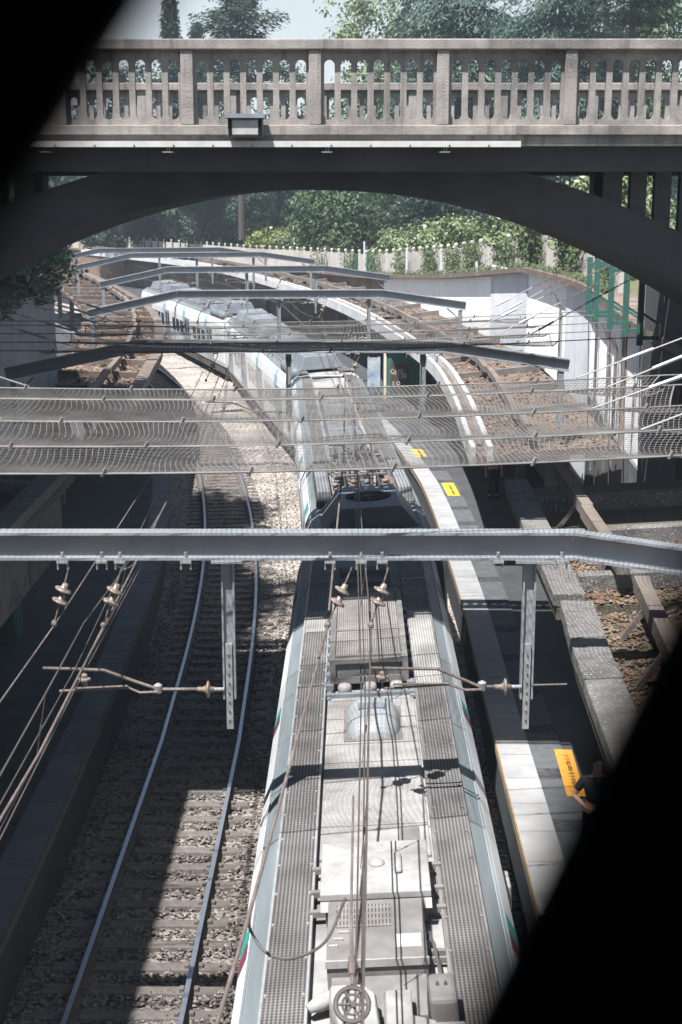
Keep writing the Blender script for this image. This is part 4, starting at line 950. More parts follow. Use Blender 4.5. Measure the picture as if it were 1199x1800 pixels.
# ------------------------------------------------------------------ canopies
def canopy(label, edge, sgn, width, rib, m_edge, m_slab, z=4.2, rib_h=.28, drop=.26, ridge=1.15, timber=True, fascia_double=False, slope=.06, th=.16, wall=None, tl=None):
    """edge: plan polyline along the track side; sgn: which side the slab lies on"""
    t = thing('platform_canopy', label, 'canopy', (edge[0][0], edge[0][1], z))
    fr = pl_frames(edge, z); W = sgn * width
    b = MB(); b.sweep(fr, [(sgn * .05, -drop - th), (W, -drop - th + slope * width), (W, -drop + slope * width), (sgn * .05, -drop)]); b.build('slab', m_slab, t)
    if fascia_double:
        b = MB(); b.sweep(fr, [(0, -.42), (0, .06), (sgn * .13, .06), (sgn * .13, -.42)]); b.build('edge_beam', m_edge, t)
        b = MB(); b.sweep(fr, [(sgn * .42, -.3), (sgn * .42, .08), (sgn * .56, .08), (sgn * .56, -.3)]); b.build('edge_beam', m_edge, t)
    else:
        b = MB(); b.sweep(fr, [(0, -.07 - drop * .5), (0, 0), (sgn * .42, 0), (sgn * .42, -.06 - drop)]); b.build('edge_beam', m_edge, t, bevel=.015)
    # ribs
    L = [0]
    for p, q in zip(edge[:-1], edge[1:]): L.append(L[-1] + math.hypot(q[0] - p[0], q[1] - p[1]))
    def at(l):
        x = np.interp(l, L, [p[0] for p in edge]); y = np.interp(l, L, [p[1] for p in edge])
        i = min(max(int(np.searchsorted(L, l)) - 1, 0), len(edge) - 2); d = Vector((edge[i + 1][0] - edge[i][0], edge[i + 1][1] - edge[i][1])).normalized(); return Vector((x, y, z)), Vector((d.x, d.y, 0)), Vector((d.y, -d.x, 0))
    l = rib * .3
    while l < L[-1]:
        p, d, r = at(l); q0 = p + r * sgn * (.565 if fascia_double else .425); q1 = p + r * W
        b = MB(); b.beam(q0 + Vector((0, 0, -drop + rib_h / 2 - .02)), q1 + Vector((0, 0, -drop + rib_h / 2 - .02 + slope * width)), .24, rib_h); b.build('rib', m_edge if not fascia_double else M_CANOPY, t); l += rib
    if timber:
        l = .2; k = 0; seg = 3.3
        while l < L[-1] - 1:
            l2 = min(l + seg, L[-1] - .05); p, d, r = at(l); q, d2, r2 = at(l2); a = p + r * sgn * (ridge + random.uniform(-.05, .05)); c = q + r2 * sgn * (ridge + random.uniform(-.08, .1)); hz = Vector((0, 0, .3)); hz2 = Vector((0, 0, .3))
            b = MB(); b.beam(a + hz, c + hz2, .17, .2); tb = b.build('guard_beam', M_TIMBER, t)
            for f in (.25, .75):
                g = a.lerp(c, f); e = g - r * sgn * .32
                b = MB(); b.beam(g + Vector((0, 0, .28)), e + Vector((0, 0, -drop + .02)), .06, .06); b.build('brace', M_RUST, tb)
            l = l2 + .02
    # columns
    l = 2.0
    while l < L[-1]:
        p, d, r = at(l); c = p + r * sgn * (width * .62)
        b = MB(); b.box(c.x - .14, c.x + .14, c.y - .14, c.y + .14, .9, z - drop - th + .1); b.build('column', M_CANOPY, t); l += 7.5
    return t, at, L
c1, at1, L1 = canopy('near concrete canopy with dead leaves on its slab beside the train', [(2.25, 7), (2.48, 12.0), (2.63, 15.3), (2.78, 17.35)], 1, 3.4, 60, M_CANOPYPALE, M_MOSS, z=5.4, ridge=.95, drop=.22)
c2, at2, L2 = canopy('concrete canopy end with pale raised ribs under the bridge net', [(2.74, 17.65), (2.82, 21.4), (2.93, 25.1)], 1, 3.2, 2.4, M_CANOPYPALE, M_MOSS, z=5.4, ridge=.95, drop=.20)
redge = smooth_pl([(3.2, 34.6), (3.45, 46), (3.1, 55.7), (1.15, 72.2), (-1.4, 86), (-5.2, 101), (-10, 117), (-16, 131), (-27, 150)], 6)
c3, at3, L3 = canopy('long curving canopy with white edge beams and leaf litter', redge, 1, 3.6, 4.4, mat('white_fascia', (.52, .52, .515), (.43, .43, .43), (.36, .36, .36), scale=2, rough=.6), M_LEAFSLAB, fascia_double=True, timber=True, ridge=1.5, drop=.2, rib_h=.24, slope=.09)
ledge = smooth_pl([(-6.25, 41), (-6.45, 46), (-6.75, 51), (-7.45, 60), (-10.1, 77), (-16.5, 101), (-24, 124)], 6)
c4, at4, L4 = canopy('brown leaf-covered canopy with raised ribs on the inner side of the bend', ledge, -1, 3.8, 3.6, mat('mossy_brown_concrete', (.135, .10, .08), (.085, .068, .058), (.17, .15, .13), scale=5, detail=8, bump=.8, bscale=30, speck=(30, (.34, .30, .26), .37)), M_LEAFSLAB, ridge=1.3, drop=.22, rib_h=.30, slope=.03)
c5, at5, L5 = canopy('broken concrete canopy corner on the shaded platform', [(-5.1, 19), (-5.1, 22.5), (-5.1, 27)], -1, 3.0, 2.5, M_CANOPYPALE, M_MOSS, z=5.4, ridge=1.0, drop=.26)
def litter(at, L, sgn, w0, w1, n, zr, label, sz=.07, slope=.06):
    vs = []; fs = []
    for i in range(n):
        l = random.random() * L[-1]; p, d, r = at(l); f = random.random() ** 1.3; q = p + r * sgn * (w0 + (w1 - w0) * f); q.z += zr + slope * (w0 + (w1 - w0) * f) + random.random() * .03
        a = random.random() * 6.28; s = sz * random.uniform(.5, 1.2); u = Vector((math.cos(a), math.sin(a), random.uniform(-.4, .4))) * s; v = Vector((-math.sin(a), math.cos(a), random.uniform(-.4, .4))) * s * .6
        k = len(vs); vs += [q - u, q + v * .8, q + u, q - v]; fs.append((k, k + 1, k + 2, k + 3))
    MB().add(vs, fs).build('leaf_litter', M_LITTER, label=label, kind='stuff', cat='leaves')
litter(at1, L1, 1, .45, 3.2, 7000, -.21, 'dead brown leaves on the near canopy slab', .045)
litter(at2, [0, 3.2], 1, .45, 3, 3500, -.19, 'dead brown leaves on the canopy end slab', .045)
litter(at3, [0, 80], 1, .7, 3.5, 7000, -.19, 'dead leaves along the long curving canopy', .1, .09)
litter(at4, [0, 70], -1, .2, 3.6, 9000, -.17, 'dead leaves along the inner canopy', .11, .03)
# pale screen under the broken canopy
t = thing('wind_screen', 'pale flat panel hanging under the broken canopy', 'screen', (-5.4, 23, 3.8))
MB().box(-5.45, -5.36, 18, 26.6, 3.75, 4.92).build('panel', M_CANOPYPALE, t)
for y in (20.8, 23.6): MB().box(-5.37, -5.35, y - .02, y + .02, 3.8, 4.9).build('joint', M_UNDER, t)

# ------------------------------------------------------------------ station wall, kiosk, posters beneath the outer canopy
sw = [p for p in redge[4:]]
fr = pl_frames(sw, 0); b = MB(); b.sweep(fr, [(3.35, .9), (3.35, 4.0), (3.5, 4.0), (3.5, .9)])
t = thing('station_wall', 'brown wall along the back of the outer platform', 'wall', (sw[0][0] + 3.4, sw[0][1], 0)); b.build('wall', M_BROWNWALL, t)
for i in range(6, len(fr) - 6, 4):
    (x, y, z), r = fr[i]; nx, ny = r; m = MB(); c = Vector((x + nx * 3.3, y + ny * 3.3, 0)); dd = Vector((-ny, nx, 0))
    m.beam(c - dd * .9 + Vector((0, 0, 2.2)), c + dd * .9 + Vector((0, 0, 2.2)), .05, 1.3)
    pb = m.build('poster_board', [M_POSTERBLUE, M_BROWNPANEL, M_DOOR][i // 4 % 3], t)
    m = MB(); m.beam(c - dd * .98 + Vector((0, 0, 2.9)), c + dd * .98 + Vector((0, 0, 2.9)), .07, .08); m.beam(c - dd * .98 + Vector((0, 0, 1.5)), c + dd * .98 + Vector((0, 0, 1.5)), .07, .08); m.build('frame', M_STEEL, pb)
t = thing('cafe_kiosk', 'green kiosk with brown menu panel on the outer platform', 'kiosk', (2.8, 66, .94))
MB().box(2.0, 3.9, 65.6, 67.4, .94, 3.5).build('body', M_GREEN, t, bevel=.02)
MB().box(2.0, 3.9, 65.45, 65.6, 3.25, 3.52).build('roof_band', M_GREEN, t)
mp = MB().box(2.30, 3.1, 65.57, 65.597, 1.3, 2.6).build('menu_panel', M_BROWNPANEL, t)
MB().box(1.98, 2.10, 65.56, 65.597, .94, 3.2).build('door_frame', M_TEXTPALE, t)
def upright(x, y, z): return Matrix.Translation(Vector((x, y, z)) - Vector((2.8, 66, .94))) @ Matrix.Rotation(R(90), 4, 'X')
for tx, x, z, s in (('CAFE', 2.58, 2.22, .26), ('1,50', 2.82, 1.98, .24), ('5 O', 2.56, 1.66, .24)):
    text_mesh('lettering', tx, s, M_TEXTPALE, t, upright(x, 65.565, z))
MB().box(2.36, 3.05, 65.563, 65.569, 2.10, 2.12).build('rule_line', M_TEXTPALE, t)
t = thing('poster_stand', 'slanting blue and white poster board beside the green kiosk', 'poster', (1.5, 67, .94))
MB().box(1.25, 1.85, 66.9, 66.98, 1.3, 2.7).build('poster', M_POSTERBLUE, t)
for x in (1.3, 1.8): MB().box(x - .03, x + .03, 66.98, 67.04, .94, 2.75).build('leg', M_STEEL, t)
t = thing('vending_machine', 'dark green machine deep in the shade of the platform at the left edge', 'vending machine', (-7.3, 29.5, .94))
MB().box(-7.8, -7.0, 29.2, 30.0, .94, 2.8).build('body', M_GREEN, t, bevel=.03)
MB().box(-7.65, -7.15, 29.185, 29.199, 1.5, 2.6).build('front_panel', M_BROWNPANEL, t)
# yellow floor signs on the outer platform
def floor_sign(label, s, d, ln, wd, m, txt, z=.945):
    p, r, h = ref(s, d); t = thing('floor_sign', label, 'floor sign', (p.x, p.y, z), 'yellow warning signs on the platform', local=True, rot=(0, 0, -h - .03))
    MB().box(-wd / 2, wd / 2, -ln / 2, ln / 2, 0, .006).build('plate', m, t)
    if txt:
        Mx = Matrix.Translation((.02, -.18, .0085)) @ Matrix.Rotation(R(90), 4, 'Z')
        text_mesh('lettering', 'Attention à la marche', .15, M_TEXT, t, Mx)
    for k in (0, 1):
        y = ln / 2 - .42 + .14 * k
        m2 = MB(); m2.add([(.06, y - .05, .0085), (.06, y + .05, .0085), (-.05, y, .0085)], [(0, 1, 2)]); m2.build('warning_triangle', M_RED, t)
    return t
floor_sign('orange warning sign with black lettering on the sunlit platform', 22.25, offPR(22) + 1.06, 1.95, .30, M_ORANGESIGN, True, .972)
floor_sign('yellow warning sign on the grey platform strip beside the pantograph', 44.9, offPR(45) + .80, 2.0, .40, M_YELLOWSIGN, True, .976)
floor_sign('distant yellow warning sign just behind the near net edge', 51.3, offPR(51) + .6, 1.6, .40, M_YELLOWSIGN, True, .976)

# ------------------------------------------------------------------ concrete fence on the wall with climbers
def fence():
    P = [p for p in wr if p[1] > 41]
    t = thing('concrete_fence', 'pale concrete panel fence topped with small round post caps along the street', 'fence', (P[0][0], P[0][1], P[0][2]))
    L = [0]
    for p, q in zip(P[:-1], P[1:]): L.append(L[-1] + math.dist(p[:2], q[:2]))
    f = lambda l: Vector((np.interp(l, L, [p[0] for p in P]) + .45, np.interp(l, L, [p[1] for p in P]) + .1, np.interp(l, L, [p[2] for p in P]) - .02))
    l = 0; posts = 0; panels = []
    while l < L[-1] - 2 and posts < 96:
        a = f(l); c = f(l + 1.55); d = c - a
        hh = 1.25
        m = MB(); m.beam(a + Vector((0, 0, hh / 2)), c + Vector((0, 0, hh / 2)), .06, hh)
        for k in range(1, 5):
            g = a.lerp(c, k / 5); m.beam(g + Vector((0, 0, .05)), g + Vector((0, 0, hh - .02)), .075, .05, up=(d.x, d.y, 0))
        pn = m.build('panel', M_GREEN if posts in (30, 32) else M_FENCE, t)
        m = MB(); m.box(a.x - .08, a.x + .08, a.y - .08, a.y + .08, a.z - .1, a.z + hh + .08); m.lathe((a.x, a.y, a.z + hh + .08), (0, 0, 1), [(0, .06), (.06, .1), (.14, .1), (.2, .04)], 8); m.build('post', M_FENCE, t)
        l += 1.6 if l < 90 else 2.2; posts += 1
    return f, L
ff, FL = fence()

# ------------------------------------------------------------------ foliage
def leaves_mesh(name, P, N_, size, m, parent=None, aspect=.6, droop=None, fine=2.2, **kw):
    """P (n,3) leaf centres, N_ (n,3) rough outward directions; one bent quad per leaf"""
    k_ = int(round(fine * 10)) / 10
    if k_ > 1:
        idx = rng.integers(0, len(P), int(len(P) * k_)); jit = rng.normal(size=(len(idx), 3)) * size * .7; P = P[idx] + jit; N_ = N_[idx]; size = size * .68
        if droop is not None: droop = droop[idx]
    n = len(P); a = rng.normal(size=(n, 3)); nn = N_ + rng.normal(size=(n, 3)) * .55; nn /= np.linalg.norm(nn, axis=1, keepdims=True) + 1e-9
    u = np.cross(nn, a); u /= np.linalg.norm(u, axis=1, keepdims=True) + 1e-9
    if droop is not None: u = u * .35 + droop; u /= np.linalg.norm(u, axis=1, keepdims=True) + 1e-9
    v = np.cross(nn, u); v /= np.linalg.norm(v, axis=1, keepdims=True) + 1e-9
    s = size * (.6 + .8 * rng.random((n, 1)))
    V = np.stack([P - u * s, P + v * s * aspect, P + u * s, P - v * s * aspect], 1).reshape(-1, 3)
    org = ORG.get(parent.as_pointer(), Vector()) if parent else Vector(); V = V - np.array(org)
    me = bpy.data.meshes.new(name); me.vertices.add(4 * n); me.vertices.foreach_set('co', V.ravel()); me.loops.add(4 * n); me.loops.foreach_set('vertex_index', np.arange(4 * n, dtype=np.int32)); me.polygons.add(n); me.polygons.foreach_set('loop_start', np.arange(0, 4 * n, 4, dtype=np.int32)); me.polygons.foreach_set('loop_total', np.full(n, 4, dtype=np.int32)); me.update(calc_edges=True)
    me.materials.append(m); o = bpy.data.objects.new(name, me); COL.objects.link(o)
    if parent: o.parent = parent
    ORG[o.as_pointer()] = org; tag(o, **kw); return o
def clump_points(c, rad, ncl, nper, cr=.33, flat=1.0, gap=.0):
    """uneven crown: clumps spread over a bumpy ellipsoid, more of them near its surface"""
    d = rng.normal(size=(ncl, 3)); d /= np.linalg.norm(d, axis=1, keepdims=True); r = .45 + .6 * rng.random((ncl, 1)) ** .6
    cc = np.array(c) + d * r * np.array(rad); rr = cr * np.array(rad).mean() * (.5 + .9 * rng.random((ncl, 1)))
    e = rng.normal(size=(ncl, nper, 3)); e /= np.linalg.norm(e, axis=2, keepdims=True); q = rng.random((ncl, nper, 1)) ** .45
    P = cc[:, None] + e * q * rr[:, None] * np.array([1, 1, flat]); N_ = e + np.array([0, 0, .5]); return P.reshape(-1, 3), N_.reshape(-1, 3), cc
def broad(label, base, h, rad, m, ncl=60, nper=90, leaf=.22, cat='tree', name='broadleaf_tree', group=None, trunk=.25, cfrac=.58, blossom=0):
    t = thing(name, label, cat, base, group); c = (base[0], base[1], base[2] + h * cfrac)
    R3 = (rad, rad, h * (1 - cfrac) * 1.0); P, N_, cc = clump_points(c, R3, ncl, nper); leaves_mesh('crown', P, N_, leaf, m, t)
    b = MB(); bp = Vector(base); top = Vector(c); b.tube([bp - Vector((0, 0, .3)), bp.lerp(top, .5) + Vector((rad * .04, 0, 0)), top + Vector((0, 0, h * .15))], [trunk, trunk * .7, trunk * .25], 8)
    for k in range(min(9, ncl)): q = Vector(cc[k]); s_ = bp.lerp(top, .45 + .06 * k); b.tube([s_, s_.lerp(q, .5) + Vector((0, 0, .05 * h)), q], [trunk * .35, trunk * .22, trunk * .08], 5)
    b.build('trunk', M_BARK, t)
    if blossom:
        i = rng.choice(len(P), blossom); leaves_mesh('blossom', P[i] + N_[i] * .1, N_[i], leaf * .8, M_BLOSSOM, t, aspect=.9, fine=1)
    return t
def shrub(label, base, h, rad, m, ncl=26, nper=90, leaf=.14, blossom=0, name='shrub', group=None):
    t = thing(name, label, 'shrub', base, group); P, N_, cc = clump_points((base[0], base[1], base[2] + h * .5), (rad, rad, h * .52), ncl, nper, .36); leaves_mesh('foliage', P, N_, leaf, m, t)
    b = MB()
    for k in range(6): b.tube([base, Vector(base).lerp(Vector(cc[k]), .5) + Vector((0, 0, .1)), cc[k]], [.05, .035, .012], 5)
    b.build('stems', M_BARK, t)
    if blossom: i = rng.choice(len(P), blossom); leaves_mesh('blossom', P[i] + N_[i] * .08, N_[i], leaf * .9, M_BLOSSOM, t, aspect=.9, fine=1)
    return t
def conifer(label, base, h, rad, m, nl=22, per=7, leaf=.3, droop=.35, flat=False, name='conifer', shape=1.0, first=.12, trunk=.3, trunk_m=None):
    t = thing(name, label, 'tree', base); bp = np.array(base); P = []; D = []; Nn = []; br_ = MB()
    for i in range(nl):
        f = first + (1 - first) * i / nl; z = h * f
        rr = rad * ((1 - f) ** shape) * (1.0 + .25 * rng.normal() if flat else 1 + .12 * rng.normal())
        if flat: rr = rad * (max(.25, 1 - abs(f - .62) * 1.2)) * (.55 + .7 * rng.random())
        for k in range(per):
            a = rng.random() * 6.283; n = 56 if flat else 40; tt = rng.random(n) ** .7; dr = droop * rr
            dirv = np.array([math.cos(a), math.sin(a), 0]); sdv = np.array([-math.sin(a), math.cos(a), 0]); L_ = rr * (.7 + .4 * rng.random())
            x = tt * L_; wid = (.10 + .26 * (1 - tt)) * L_ * .8 + .08
            p = bp + np.array([0, 0, z]) + dirv * x[:, None] + sdv * (rng.normal(size=n) * wid * .6)[:, None] + np.array([0, 0, 1.]) * ((.12 * x - dr * (tt ** 2) + rng.normal(size=n) * .09)[:, None])
            P.append(p); D.append(np.tile(dirv * .8 + np.array([0, 0, -.45 - droop]), (n, 1)) + sdv * rng.normal(size=(n, 1)) * .6); Nn.append(np.tile(np.array([0, 0, 1.]), (n, 1)) + dirv * .3)
            if k < 4: br_.tube([bp + [0, 0, z], bp + np.array([0, 0, z + .06 * L_]) + dirv * L_ * .5, bp + np.array([0, 0, z + .12 * L_ - dr * .7]) + dirv * L_ * .85], [.06, .04, .012], 4)
    leaves_mesh('crown', np.concatenate(P), np.concatenate(Nn), leaf, m, t, aspect=.3, droop=np.concatenate(D))
    br_.tube([(base[0], base[1], base[2] - .3), (base[0] + .05, base[1], base[2] + h * .5), (base[0], base[1], base[2] + h * .98)], [trunk, trunk * .65, .03], 8); br_.build('trunk', trunk_m or M_BARK, t)
    return t
def at_px(x, Y): return (x - 600) / 2500 * (Y * .9743 + .5)
# far wood closing the view behind the park trees
P, N_, D = [], [], []
for x in np.arange(-95, 75, 3.2):
    y = 205 + rng.normal() * 8; hh = 13.5 + rng.normal() * 1.8 - (3.5 if -6 < x < 4 else -2.0 if x > 8 else 0); p, n_, c_ = clump_points((x, y, 5 + hh * .5), (3.6, 3.6, hh * .55), 26, 34, .35); P.append(p); N_.append(n_)
leaves_mesh('distant_wood', np.concatenate(P), np.concatenate(N_), .62, L_DARK, None, label='dark distant wood behind the park trees', cat='wood', kind='stuff')
# trees above the balustrade
def T(x, Y, ztop=None, gz=6.5): return (at_px(x, Y), Y, gz)
conifer('slim dark spruce rising left above the balustrade', T(308, 128), 20.5, 2.3, L_DARK, nl=34, per=6, leaf=.34, droop=.25, shape=.8)
conifer('smaller slim spruce between the tall spruce and the flat pine', T(352, 132), 18.2, 1.7, L_DARK, nl=28, per=6, leaf=.32, droop=.25, shape=.7)
conifer('flat-topped dark pine above the balustrade', T(425, 122), 20.2, 4.6, L_DARK, nl=14, per=8, leaf=.30, droop=-.04, flat=True, name='pine_tree', first=.62)
broad('small feathery tree just topping the balustrade beside the sky gap', T(505, 150), 17.6, 2.2, L_MID, 36, 50, .26, cfrac=.66)
broad('airy broadleaf tree right of the bright sky gap', T(660, 120), 20.5, 3.6, L_LIGHT, 70, 60, .24, cfrac=.62)
conifer('wide drooping cedar reaching over the balustrade, left of two', T(800, 104), 20.5, 6.4, L_CEDAR, nl=24, per=10, leaf=.30, droop=.30, flat=True, name='cedar_tree', first=.25, trunk=.5)
conifer('large drooping cedar behind the pine trunk, right of two', T(985, 98), 20.5, 6.2, L_CEDAR, nl=26, per=10, leaf=.28, droop=.34, flat=True, name='cedar_tree', first=.22, trunk=.5)
conifer('tall pine with a bare ruddy trunk at the right edge', T(1096, 84), 24, 4.0, L_DARK, nl=12, per=8, leaf=.28, droop=.05, flat=True, name='pine_tree', first=.55, trunk=.34)
broad('dark leafy tree filling the top right corner', T(1170, 100), 19, 4.2, L_MID, 90, 70, .24, cfrac=.6)
broad('dark tree closing the view behind the left cedar', T(765, 126), 18.5, 4.6, L_DARK, 100, 80, .3, cfrac=.55)
broad('dark tree closing the view behind the right cedar', T(1040, 124), 19.5, 5.2, L_DARK, 110, 80, .3, cfrac=.55)
broad('dense dark tree behind the cedars', T(900, 122), 18.5, 5.5, L_DARK, 90, 70, .3, cfrac=.55)
broad('dark rounded tree behind the left spruces', T(215, 140), 17, 4.6, L_DARK, 80, 70, .3, cfrac=.55)
broad('mid-green tree behind the flat pine', T(380, 155), 16, 5.2, L_MID, 80, 60, .3, cfrac=.52)
broad('dark tree under the bright gap of sky', T(560, 160), 12.2, 4.5, L_DARK, 70, 60, .3, cfrac=.5)
broad('mid-green tree far behind the middle of the balustrade', T(735, 150), 14.8, 4.8, L_MID, 80, 60, .3, cfrac=.52)
# under the arch, behind the fence
def U(x, Y, gz=5.2): return (at_px(x, Y), Y, gz)
broad('dark evergreen at the left behind the fence', U(215, 160), 8.5, 5.0, L_DARK, 80, 70, .26, cfrac=.45)
broad('second dark evergreen behind the fence', U(295, 150), 7.6, 3.4, L_DARK, 60, 70, .24, cfrac=.45)
broad('lighter bushy pine in the middle behind the fence', U(395, 135), 6.8, 2.6, L_CEDAR, 60, 80, .2, cfrac=.5)
broad('dark bare-trunked tree between the bushy pine and the round tree', U(487, 142), 9.5, 3.4, L_DARK, 50, 60, .26, cfrac=.72, trunk=.32)
broad('big round green tree under the crown of the arch', U(640, 112), 6.6, 5.0, L_MID, 130, 110, .2, cfrac=.46)
broad('dark bushy tree right of the round tree', U(770, 100, 5.8), 5.4, 3.0, L_DARK, 60, 90, .19, cfrac=.46)
for i, (x, Y, h, r_, m, bl, lab) in enumerate([
    (470, 124, 2.9, 1.7, L_LIME, 30, 'yellow-green shrub with pale blossom over the fence'), (515, 122, 2.7, 1.7, L_LIGHT, 60, 'light flowering shrub next to the yellow-green one'),
    (555, 116, 2.3, 1.6, L_LIGHT, 60, 'light shrub leaning over the fence below the round tree'), (600, 108, 2.2, 1.5, L_IVY, 30, 'small bushy shrub spilling over the fence middle'),
    (705, 94, 2.4, 1.8, L_LIGHT, 60, 'rose bush with white flowers right of the round tree'), (755, 86, 2.6, 1.8, L_LIGHT, 70, 'taller rose bush with many white flowers'),
    (815, 78, 2.6, 1.7, L_LIGHT, 60, 'flowering bush above the fence bend'), (870, 70, 2.3, 1.6, L_IVY, 50, 'loose green bush trailing over the fence'),
    (925, 63, 2.2, 1.5, L_LIGHT, 50, 'bush with pale flowers near the arch'), (985, 57, 2.6, 1.6, L_IVY, 60, 'dense bush close under the arch flank'),
    (1050, 52, 3.4, 1.5, L_LIGHT, 160, 'flowering bush seen through the bridge columns'), (1120, 50, 3.6, 1.5, L_LIGHT, 160, 'tall flowering bush behind the outer bridge columns'), (340, 140, 1.9, 1.3, L_MID, 10, 'small shrub behind the left part of the fence')]):
    wz = poly_at(WZ, Y); shrub(lab, (at_px(x, Y), Y, wz + .2), h, r_, m, 30, 80, .15, bl)
for i, (x, Y) in enumerate([(165, 152), (215, 149), (262, 146), (318, 141), (360, 137), (440, 131), (500, 129), (560, 126)]):
    shrub(['dark clipped evergreen at the far left behind the fence', 'dark evergreen next to the far left one behind the fence', 'dark evergreen left of the lighter bushy pine', 'broad dark evergreen touching the lighter bushy pine', 'low dark evergreen below the lighter bushy pine', 'dark evergreen behind the yellow-green shrub', 'dark evergreen in the gap behind the light flowering shrub', 'dark evergreen left of the big round tree'][i], (at_px(x, Y), Y, poly_at(WZ, Y) + .4), 4.2 + (i * 7 % 4) * .5, 2.3, L_DARK, 34, 70, .2)
# climbers on the fence face
for i in range(11):
    l = [3, 9, 15, 19, 25, 29, 34, 41, 47, 53, 60][i]; l = min(l, FL[-1] - 5); n = [520, 420, 620, 260, 420, 240, 330, 160, 200, 150, 110][i]; c = ff(l); P = []; N_ = []
    for k in range(n):
        q = ff(min(FL[-1] - 1, max(0, l + rng.normal() * .85))); f = rng.random(); P.append((q.x - .16 - rng.random() * .12, q.y - .08, q.z + 1.3 * f ** .8)); N_.append((-.7, -.6, .3))
    lab = ['creeper', 'leafy climber'][i % 2] + ' on the fence, ' + ['nearest the arch flank', 'second from the arch flank', 'thick above the white wall', 'beside the thick one', 'where the fence starts to recede', 'below the rose bushes', 'below the tall rose bush', 'below the dark bushy tree', 'under the round tree', 'left of the round tree', 'close to the green fence panels'][i]
    t = thing('climbing_plant', lab, 'climber', tuple(c), 'climbers on the concrete fence'); leaves_mesh('foliage', np.array(P), np.array(N_), .10, L_IVY, t)
    for k in range(5): x = rng.normal() * .9; q = ff(max(0, l + x)); MB().tube([(q.x - .1, q.y - .06, q.z), (q.x - .1 + .05 * rng.normal(), q.y - .08, q.z + .6), (q.x - .1, q.y - .06, q.z + 1.2)], [.02, .015, .006], 4).build('stem', M_BARK, t)
# weeds along the wall coping
P = []; N_ = []
for k in range(2600):
    q = ff(rng.random() ** 1.3 * 62); P.append((q.x - .35 - rng.random() * .3, q.y - .2, q.z + .02 + .16 * rng.random())); N_.append((0, -.3, 1))
leaves_mesh('coping_weeds', np.array(P), np.array(N_), .07, L_IVY, None, label='weeds growing along the wall coping', cat='weeds', kind='stuff')
# big bush over the shaded wall and trees on that bank
t = thing('bush', 'big pale-leaved bush hanging over the shaded retaining wall', 'bush', (-10, 43, 7.5))
PP = [clump_points(c, r_, n, 90, .32) for c, r_, n in (((-9.9, 43.8, 8.5), (1.7, 2.0, 1.5), 46), ((-11.2, 41, 8.9), (2.2, 2.2, 1.7), 40), ((-9.4, 39, 8.1), (1.0, 1.8, 1.0), 22), ((-12.5, 46, 9.4), (2.5, 2.5, 2.1), 34))]
leaves_mesh('foliage', np.concatenate([p[0] for p in PP]), np.concatenate([p[1] for p in PP]), .13, L_PALE, t)
b = MB()
for pp in PP:
    for k in range(5): b.tube([(-10.6, 43, 7.4), tuple((np.array((-10.6, 43, 7.6)) + pp[2][k]) / 2), pp[2][k]], [.07, .05, .015], 5)
b.build('stems', M_BARK, t)
broad('tall broadleaf tree on the bank beside the bridge, shading the empty track', (-11.6, 27.5, 7.5), 18.5, 3.3, L_MID, 190, 80, .26, cfrac=.60)
broad('second tall broadleaf tree on the shaded bank', (-11.8, 33.2, 7.5), 18.0, 3.3, L_MID, 190, 80, .26, cfrac=.60)
broad('third tall broadleaf tree on the shaded bank, behind the big bush', (-12.0, 38.4, 7.5), 17.0, 3.1, L_MID, 170, 80, .26, cfrac=.60)

